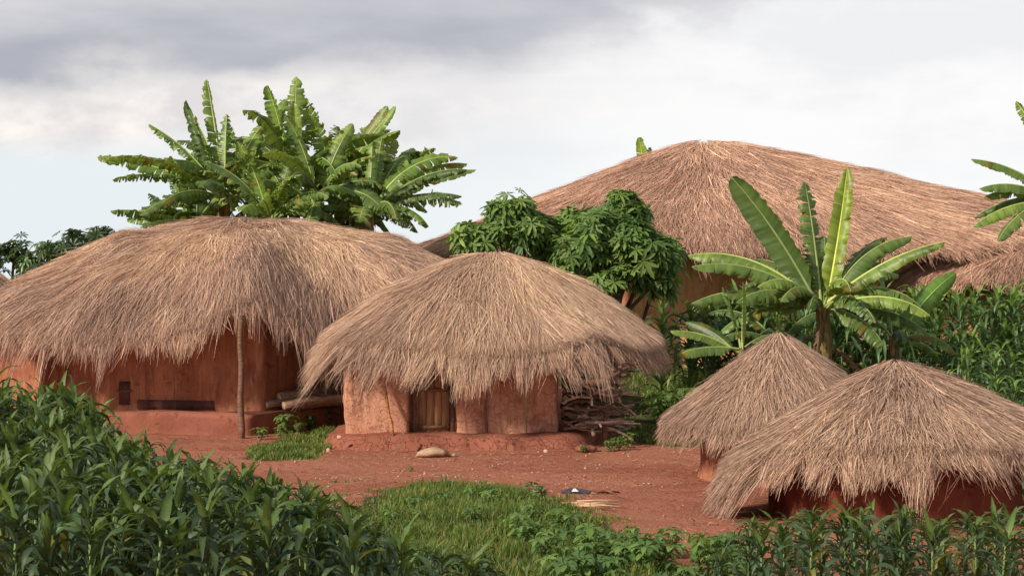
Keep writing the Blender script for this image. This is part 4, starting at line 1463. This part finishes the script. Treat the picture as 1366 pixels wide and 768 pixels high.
# ------------------------------------------------------------------ grass (uncountable)
def grass(name, poly, dens, h0, h1, label, seed, fade=0.35, wmul=1.0, holes=0.3, tintlow=0.8):
    r = np.random.default_rng(seed)
    xs = [p[0] for p in poly]; ys = [p[1] for p in poly]
    A = (max(xs) - min(xs)) * (max(ys) - min(ys))
    n = int(A * dens)
    x = r.uniform(min(xs), max(xs), n); y = r.uniform(min(ys), max(ys), n)
    wx = (vnoise(x * 1.7, y * 1.7, 33) - 0.5) * 0.7; wy = (vnoise(x * 1.7 + 9, y * 1.7, 34) - 0.5) * 0.9
    k = inpoly(x + wx, y + wy, poly) & (vnoise(x * 2.5, y * 2.5, 35) * 0.6 + r.random(n) * 0.4 > holes)
    cx, cy = sum(xs) / len(xs), sum(ys) / len(ys)
    core = [(cx + (a_ - cx) * 0.74, cy + (b_ - cy) * 0.80) for a_, b_ in poly]
    ins = inpoly(x + wx * 0.8, y + wy * 0.8, core)
    k &= ins | (r.random(n) < 0.42 * vnoise(x * 4, y * 4, 37) * 2 * 0.7)
    x, y, ins = x[k], y[k], ins[k]
    n = len(x)
    if n < 4: return
    z = zg(x, y) - 0.01
    hh = r.uniform(h0, h1, n) * (0.25 + 1.3 * vnoise(x * 2.6, y * 2.0, 36) ** 1.3) * np.where(ins, 1.0, 0.62)
    a = r.uniform(0, 2 * pi, n); ln = r.uniform(0.15, 0.75, n)
    wd = r.uniform(0.006, 0.013, n) * wmul
    b = a + pi / 2 + r.normal(0, 0.4, n)
    d = np.stack([np.cos(a), np.sin(a)], -1); sd = np.stack([np.cos(b), np.sin(b)], -1)
    rows = []
    for q, wq, u in ((0, 1, 0), (0.55, 0.85, 0.30), (1.0, 0.1, 1.0)):
        p = np.stack([x, y, z], -1)
        p[:, :2] += d * (hh * ln * u)[:, None]
        p[:, 2] += hh * q * (1 - 0.25 * ln * q)
        o = np.zeros_like(p); o[:, :2] = sd * (wd * wq)[:, None]
        rows += [p - o, p + o]
    V = np.stack(rows, 1).reshape(-1, 3)
    i = np.arange(n)[:, None] * 6 + np.array([0, 2])[None, :]
    f = np.stack([i, i + 1, i + 3, i + 2], -1).reshape(-1, 4)
    c = np.stack([r.uniform(0.75, 1.3, n), r.uniform(0.85, 1.2, n), r.uniform(0.7, 1.1, n)], -1)
    dry = r.random(n) < 0.07
    c[dry] = (2.6, 1.7, 1.6)
    o = obj(name, V, [f], M['grass'], None, col=np.repeat(c, 6, 0))
    return tag(o, label, "grass", kind="stuff")


grass("grass", G_FRONT, 1700, 0.05, 0.17, "short green grass patch in the middle foreground beside the maize", 1, wmul=0.75, holes=0.36)
ring = [(x + (x + 0.2) * 0.22 + 0.0, y + (y - 22) * 0.10) for x, y in G_FRONT]
grass("grass", ring, 260, 0.03, 0.11, "thin grass thinning out around the foreground patch", 6, wmul=0.8, holes=0.5)
grass("grass", G_LOGS, 1700, 0.05, 0.15, "bright grass strip between the long house plinth and the pink hut's mound", 2, holes=0.34)
grass("grass", G_BACK, 600, 0.08, 0.24, "longer grass behind the firewood and the granaries", 3, wmul=1.5, holes=0.15)
grass("grass", G_SIDE, 160, 0.10, 0.32, "grass around the foot of the tall maize", 4, wmul=1.5)
for k, (u, v, rx) in enumerate([(410, 629, 0.17), (455, 641, 0.16), (478, 640, 0.2), (640, 645, 0.12), (838, 628, 0.15), (345, 655, 0.22), (540, 630, 0.1), (395, 655, 0.2), (715, 640, 0.1)]):
    Y = 2.53 * F / (v - 384)
    x = (u - 683) / F * Y
    grass("grass_tuft", [(x + rx * 1.2 * cos(q), Y + rx * 1.4 * sin(q)) for q in np.linspace(0, 6.0, 9)], 900, 0.03, 0.10, "small tuft of thin grass on the bare red yard", 10 + k, holes=0.35)


# litter of straw and pebbles (uncountable)
def litter():
    r = np.random.default_rng(5)
    n = 2200
    x = r.uniform(-4.2, 4.6, n); y = r.uniform(20, 35.5, n)
    k = ~(inpoly(x, y, G_FRONT) | inpoly(x, y, G_LOGS)) & ~((np.abs(x + 0.9) < 2.1) & (np.abs(y - 34.2) < 2.05))
    k &= (vnoise(x * 1.3, y * 0.7, 40) > 0.36)
    x, y = x[k], y[k]; n = len(x)
    a = r.uniform(0, pi, n); L = r.uniform(0.02, 0.16, n) ** 1.0; wd = r.uniform(0.003, 0.007, n)
    d = np.stack([np.cos(a), np.sin(a), r.normal(0, .05, n)], -1) * L[:, None]
    s = np.stack([-np.sin(a), np.cos(a), 0 * a], -1) * wd[:, None]
    p = np.stack([x, y, zg(x, y) + 0.018], -1)
    up = np.array([0, 0, 0.008])
    V = np.stack([p - s, p + s, p + d + s + up, p + d - s + up], 1).reshape(-1, 3)
    f = np.arange(n)[:, None] * 4 + np.arange(4)[None, :]
    c = np.array([(0.62, 0.45, 0.30)]) * r.uniform(0.6, 1.25, n)[:, None]
    o = obj("straw_litter", V, [f], M['straw'], None, col=np.repeat(c, 4, 0))
    tag(o, "broken straw strewn over the red earth yard", "litter", kind="stuff")
    b = MB()
    m = 700
    x = r.uniform(-4.4, 4.2, m); y = r.uniform(21, 36, m)
    kk = (vnoise(x * 1.1 + 5, y * 0.8, 41) > 0.42) & ~inpoly(x, y, G_FRONT)
    for X, Y in zip(x[kk], y[kk]):
        q = r.uniform(0.008, 0.028) * (1.5 if r.random() < 0.08 else 1)
        z = float(zg(X, Y))
        if abs(X + 0.82) < 2.05 and abs(Y - 34.2) < 2.0: continue
        o_ = r.normal(0, 0.25, (6, 3)) * q
        V = np.array([(q, 0, 0), (-q, 0, 0), (0, q, 0), (0, -q, 0), (0, 0, q * .7), (0, 0, -q * .7)]) + o_ + np.array([X, Y, z + q * 0.2])
        c = np.array((1, 1, 1.0)) * r.uniform(0.5, 1.25) * (np.array((0.75, 0.5, 0.42)) if r.random() < 0.55 else 1)
        b.add(V, None, [(0, 2, 4), (2, 1, 4), (1, 3, 4), (3, 0, 4), (2, 0, 5), (1, 2, 5), (3, 1, 5), (0, 3, 5)], c)
    o = b.obj("gravel", M['stone'], None)
    tag(o, "pale pebbles and crumbs scattered on the red yard", "gravel", kind="stuff")


litter()


# ------------------------------------------------------------------ weeds
def weed_mesh(seed, h, nl, Lf):
    r = random.Random(seed)
    st, fo = MB(), MB()
    for q in range(3 + seed % 2):
        a = r.uniform(0, 6.28); ln = r.uniform(0.1, 0.5)
        tip = np.array([cos(a) * ln * h, sin(a) * ln * h, h * r.uniform(0.7, 1)])
        st.tube([(0, 0, -0.02), tip * 0.5 + np.array([0, 0, 0.03]), tip], [0.006, 0.005, 0.003], 5)
        for k in range(nl):
            s = 0.25 + 0.75 * k / (nl - 1)
            leaf_cluster(fo, tip * s, np.array([cos(a) * 0.3, sin(a) * 0.3, 1]), Lf * r.uniform(0.6, 1.1), 3 if k < nl - 1 else 5, r, 0.25, 0.26, r.choice([(1, 1, 1), (1.2, 1.15, 1), (0.75, 0.8, 0.85)]), True)
    V, f, c = st.get()
    ms = mesh_data("stem", V, f, M['stalk'], smooth=True, col=c)
    V, f, c = fo.get()
    return ms, mesh_data("foliage", V, f, M['weed'], col=c)


weeds = []
for s in range(5):
    ms, mf = weed_mesh(s, 0.26, 4, 0.13)
    o = empty("weed", (0, 0, 0), "weed", "weed", "weeds")
    for nm, m in (("stem", ms), ("foliage", mf)):
        c = bpy.data.objects.new(nm, m); COL.objects.link(c); c.parent = o
    weeds.append((o, 0.26))
sp = []
for k in range(150):
    X = rm.uniform(-1.3, 2.3); Y = rm.uniform(16.4, 21.5)
    u = 683 + X / Y * F; v = 384 - float(zg(X, Y)) / Y * F
    if u < 700 and rm.random() < 0.8: continue
    if v < np.interp(u, [450, 520, 700, 800, 860, 920, 965, 1000], [790, 735, 705, 715, 725, 742, 748, 765]): continue
    if 690 < u < 990 or rm.random() < 0.35:
        sp.append((X, Y, rm.uniform(0.14, 0.34), k))
copies(weeds, sp[:70], "low broad-leaved weed among the grass at the bottom centre", "weeds at the bottom centre")
sp = [(rm.uniform(-1.5, 0.5), rm.uniform(21.8, 25.2), rm.uniform(0.10, 0.2), k) for k in range(16)]
copies(weeds, sp, "small pale weed dotted through the grass patch", "weeds in the grass patch")
sp = [px(u, 570, Y)[:2] + (h, k) for k, (u, Y, h) in enumerate([(348, 34.2, .22), (384, 34.9, .34), (374, 34.6, .2), (415, 36.2, .26), (434, 36.8, .3), (400, 35.4, .2)])]
copies(weeds, sp, "dark leafy weed growing along the plinth below the cut logs", "weeds along the plinth")
sp = [px(u, 590, Y)[:2] + (h, k) for k, (u, Y, h) in enumerate([(815, 32.0, .18), (826, 32.1, .20), (838, 32.5, .22), (779, 31.75, .12)])]
copies(weeds, sp, "leafy weed at the foot of the firewood stack", "weeds by the firewood")
sp = []
for k in range(9):
    Y = rm.uniform(37.0, 39.8); u = rm.uniform(850, 960)
    sp.append((px(u, 0, Y)[0], Y, rm.uniform(.3, .7), k))
copies(weeds, sp, "tall weed in the long grass between the firewood and the banana plants", "weeds in the long grass")
end_protos(weeds)


# ------------------------------------------------------------------ firewood
def branches():
    r = random.Random(33)
    for k in range(130):
        lay = k / 130
        z = -2.24 + 1.12 * lay ** 0.9 + r.uniform(-.02, .03)
        half = 0.74 * (1 - 0.25 * lay)
        L = r.uniform(0.45, 1.05)
        cx = 1.30 + r.uniform(-half, half) * 0.45
        cy = 32.72 + r.uniform(-0.12, 0.95) * (1 - 0.3 * lay)
        a = r.gauss(0, 0.38) + (pi / 2 if r.random() < 0.14 else 0)
        tl = r.gauss(0, 0.18)
        n = 6
        d = np.array([cos(a) * cos(tl), sin(a) * cos(tl), sin(tl)])
        sid = np.array([-sin(a), cos(a), 0])
        am = r.gauss(0, 0.07); am2 = r.gauss(0, 0.06)
        pts = []
        for i in range(n):
            s = i / (n - 1) - 0.5
            pts.append(np.array([cx, cy, z]) + d * L * s + np.array([0, 0, 1]) * am * cos(s * 4) + sid * am2 * sin(s * 5 + k))
        pts = np.array(pts)
        pts[:, 2] = np.maximum(pts[:, 2], zg(pts[:, 0], pts[:, 1]) + 0.05)
        pts[:, 0] = np.maximum(pts[:, 0], 0.80)
        R = r.uniform(0.014, 0.036)
        b = MB()
        b.tube(pts, np.linspace(R, R * r.uniform(0.5, 0.9), n), 7, np.array((1, 1, 1)) * r.choice([0.5, 0.7, 0.9, 1.2, 1.7, 2.4]), 0.2)
        b.solo("firewood_branch", M['firewood'], "crooked dark branch in the firewood stack beside the pink hut", "firewood", "stacked firewood branches", smooth=True)


branches()
# logs lying on the plinth
for (u, v, Y, L, R, ang, lab) in (
    (379, 541, 35.75, 1.5, 0.075, 0.55, "thick log with a bright round cut end on the long house plinth, lying lowest"),
    (372, 531, 36.05, 1.6, 0.10, 0.60, "thickest grey-barked log lying on top of the pile on the plinth"),
    (355, 540, 35.9, 1.4, 0.075, 0.50, "split log with a splintered pale end, furthest left on the plinth"),
    (404, 545, 36.2, 1.2, 0.06, 0.55, "thin dark log at the right of the pile on the plinth")):
    x, y, z = px(u, v, Y)
    d = np.array([cos(ang), sin(ang), 0.10])
    p0 = np.array([x, y, max(z, -2.105 + R)])
    loc = tuple(p0 - (0, 0, R))
    t = empty("log", loc, lab, "log", "logs on the plinth")
    b = MB()
    b.tube([p0 + d * L * s + np.array([0, 0, 0.015 * sin(5 * s)]) for s in np.linspace(0.0, 1, 7)], R * np.array([0.97, 1.0, 1.03, 0.98, 1.0, 0.96, 0.92]), 12, (1.3, 1.2, 1.1), 0.1)
    b.obj("bark", M['firewood'], t, smooth=True)
    b = MB()
    b.tube([p0 - d * 0.012, p0 + d * 0.01], R * 0.9, 12)
    b.obj("cut_end", M['cutwood'], t)


# sack, stones, sticks, litter
def sack():
    x0, y0, _ = px(580, 612, 31.1)
    z0 = float(zg(x0, y0))
    n, m = 16, 14
    V = []
    for i in range(n + 1):
        s = i / n
        wv = (0.01 + (sin(pi * min(1, s * 1.12)) ** 0.45 if s < 0.87 else 0.32 * (1 + 2.4 * (s - 0.87)))) * 0.115
        for j in range(m):
            a = j / m * 2 * pi
            q = wv * (1 + 0.06 * sin(3 * a + 9 * s) + 0.05 * sin(13 * s + a))
            V.append((x0 - 0.29 + 0.60 * s, y0 + cos(a) * q * 1.35 - 0.03 * s, z0 + max(0.0, wv * 0.55 + sin(a) * q * 0.62)))
    q = [(i * m + j, i * m + (j + 1) % m, (i + 1) * m + (j + 1) % m, (i + 1) * m + j) for i in range(n) for j in range(m)]
    V.append((x0 - 0.29, y0, z0 + 0.02)); V.append((x0 + 0.32, y0 - 0.03, z0 + 0.03))
    t = [(len(V) - 2, (j + 1) % m, j) for j in range(m)] + [(len(V) - 1, n * m + j, n * m + (j + 1) % m) for j in range(m)]
    c = np.array([(1.0, 1.0, 1.0)] * len(V)); c[12 * m:15 * m] *= np.array([0.45, 0.3, 0.25])
    solo("sack", V, [np.array(q), np.array(t)], M['sack'], "pale stuffed sack with a tied neck lying flat before the pink hut", "sack", smooth=True, col=c)


sack()


def stone(u, v, Y, sx, sy, sz, lab, mat='stone', seed=0, col=(1, 1, 1)):
    x, y, z = px(u, v, Y)
    z = float(zg(x, y)) if abs(x + 0.8) > 2.2 or y < 32.1 else z
    r = np.random.default_rng(seed + 300)
    n, m = 7, 10
    V = []
    for i in range(n + 1):
        ph = -pi / 2 + pi * i / n
        for j in range(m):
            a = j / m * 2 * pi
            q = 1 + r.normal(0, 0.07)
            cx = np.sign(cos(a)) * abs(cos(a)) ** 0.6 * cos(ph); cy = np.sign(sin(a)) * abs(sin(a)) ** 0.6 * cos(ph)
            V.append((x + sx * cx * q, y + sy * cy * q, z + sz * 0.7 + sz * np.sign(sin(ph)) * abs(sin(ph)) ** 0.6 * q))
    f = [(i * m + j, i * m + (j + 1) % m, (i + 1) * m + (j + 1) % m, (i + 1) * m + j) for i in range(n) for j in range(m)]
    solo("stone", V, [np.array(f)], M[mat], lab, "stone", None, col=np.array([col] * len(V)))


stone(716, 664, 25.45, 0.075, 0.07, 0.055, "blocky brown stone lying by the grass edge in the yard", seed=1)
stone(438, 588, 32.0, 0.030, 0.03, 0.035, "pale round stone at the lower left corner of the hut's mound", seed=2, col=(1.3, 1.3, 1.3))
stone(453, 585, 32.2, 0.042, 0.03, 0.032, "wider pale stone next to the round one at the mound's corner", seed=3, col=(1.3, 1.2, 1.1))
stone(728, 604, 31.75, 0.035, 0.03, 0.028, "small white stone in front of the mound below the firewood", seed=4, col=(1.4, 1.4, 1.35))
stone(782, 590, 31.95, 0.17, 0.14, 0.055, "flattish lump of red earth at the mound's right corner under the firewood", 'plinth', seed=5)


def sticks():
    # bamboo pole leaning on the wall
    b = MB()
    p0 = np.array([-1.83, 32.28, -2.27]); p1 = np.array([-1.98, 32.56, -1.52])
    b.tube([p0 + (p1 - p0) * s + np.array([0.006 * sin(9 * s), 0, 0]) for s in np.linspace(0, 1, 8)], [0.02, 0.024, 0.03, 0.022, 0.024, 0.027, 0.022, 0.02], 7, (2.2, 1.8, 1.2), 0.2)
    b.solo("leaning_stick", M['pole'], "knobbly yellowish stick leaning against the pink hut wall left of the door", "stick", smooth=True)
    b = MB()
    x, y, z = px(529, 613, 31.75)
    z = float(zg(x, y))
    V = [(x - .03, y, z), (x + .025, y, z), (x + .11, y + .18, z + .31), (x + .08, y + .18, z + .33), (x + .04, y + .09, z + .17)]
    b.add([(x - .035, y, z), (x + .03, y, z), (x + .075, y + .08, z + .16), (x + .02, y + .08, z + .17), (x + .115, y + .16, z + .31), (x + .09, y + .16, z + .33)], [(0, 1, 2, 3), (3, 2, 4, 5)], None, (1.3, 1.1, 1.0))
    b.add(np.array([(x - .035, y, z), (x + .03, y, z), (x + .075, y + .08, z + .16), (x + .02, y + .08, z + .17), (x + .115, y + .16, z + .31), (x + .09, y + .16, z + .33)]) + (0, .02, 0), [(3, 2, 1, 0), (5, 4, 2, 3)], None, (1.3, 1.1, 1.0))
    b.solo("wood_slat", M['pole'], "short flat wooden slat propped against the mound under the leaning stick", "slat")
    # bundle of cut reeds on the ground
    r = random.Random(3)
    for k in range(9):
        Y = 2.57 * F / (684 - 384) + r.uniform(-.25, .25)
        x = px(795, 0, Y)[0] + r.uniform(-.15, .12)
        L = r.uniform(0.28, 0.55); a = r.gauss(0.0, 0.22)
        z = float(zg(x, Y)) + 0.022 + 0.005 * k
        b = MB()
        b.tube([(x - L / 2 * cos(a), Y - L / 2 * sin(a), z), (x, Y, z + 0.008), (x + L / 2 * cos(a), Y + L / 2 * sin(a), z)], [0.010, 0.009, 0.006], 5, (1, 1, 1))
        b.solo("cut_reed", M['cutwood'], "pale cut reed lying in the small heap right of the grass patch", "reed", "cut reeds on the ground")
    # burnt rag and scraps
    x, y, _ = px(768, 664, 25.6)
    z = float(zg(x, y))
    n, m = 12, 9
    V = []
    rr_ = np.random.default_rng(8)
    for i in range(n + 1):
        for j in range(m + 1):
            X = x - .17 + .34 * i / n; Y = y - .2 + .4 * j / m
            e = max(0, 1 - ((i / n - .5) * 2) ** 2) * max(0, 1 - ((j / m - .5) * 2) ** 2)
            V.append((X + rr_.normal(0, .012), Y + rr_.normal(0, .012), z + .015 + e * .035 * (0.6 + rr_.random()) ))
    f = [(i * (m + 1) + j, (i + 1) * (m + 1) + j, (i + 1) * (m + 1) + j + 1, i * (m + 1) + j + 1) for i in range(n) for j in range(m)]
    solo("rag", V, [np.array(f)], M['char'], "crumpled dark rag on the red yard right of the blocky stone", "rag", col=np.ones((len(V), 3)))
    V2 = np.array(V) * 1.0
    c = V2.mean(0)
    V2 = (V2 - c) * (0.24, 0.22, 0.8) + c + np.array([-0.01, -0.14, 0.018])
    solo("rag", V2, [np.array(f)], M['white'], "scrap of white cloth lying on the edge of the dark rag", "rag", col=np.ones((len(V2), 3)))
    for k in range(5):
        b = MB()
        X = x + .2 + .065 * k; Y = y + r.uniform(-.06, .06); a = r.gauss(0.1, 0.3); L = r.uniform(.10, .2)
        Z = float(zg(X, Y)) + .02
        b.tube([(X - L / 2 * cos(a), Y - L / 2 * sin(a), Z), (X + .01, Y, Z + .012), (X + L / 2 * cos(a), Y + L / 2 * sin(a), Z)], [.012, .014, .009], 6, (2.0, 1.7, 1.5) if k % 2 else (0.5, 0.4, 0.4))
        b.solo("twig", M['pole'], "short twig in the scatter leading right from the dark rag", "twig", "twigs beside the rag")


sticks()
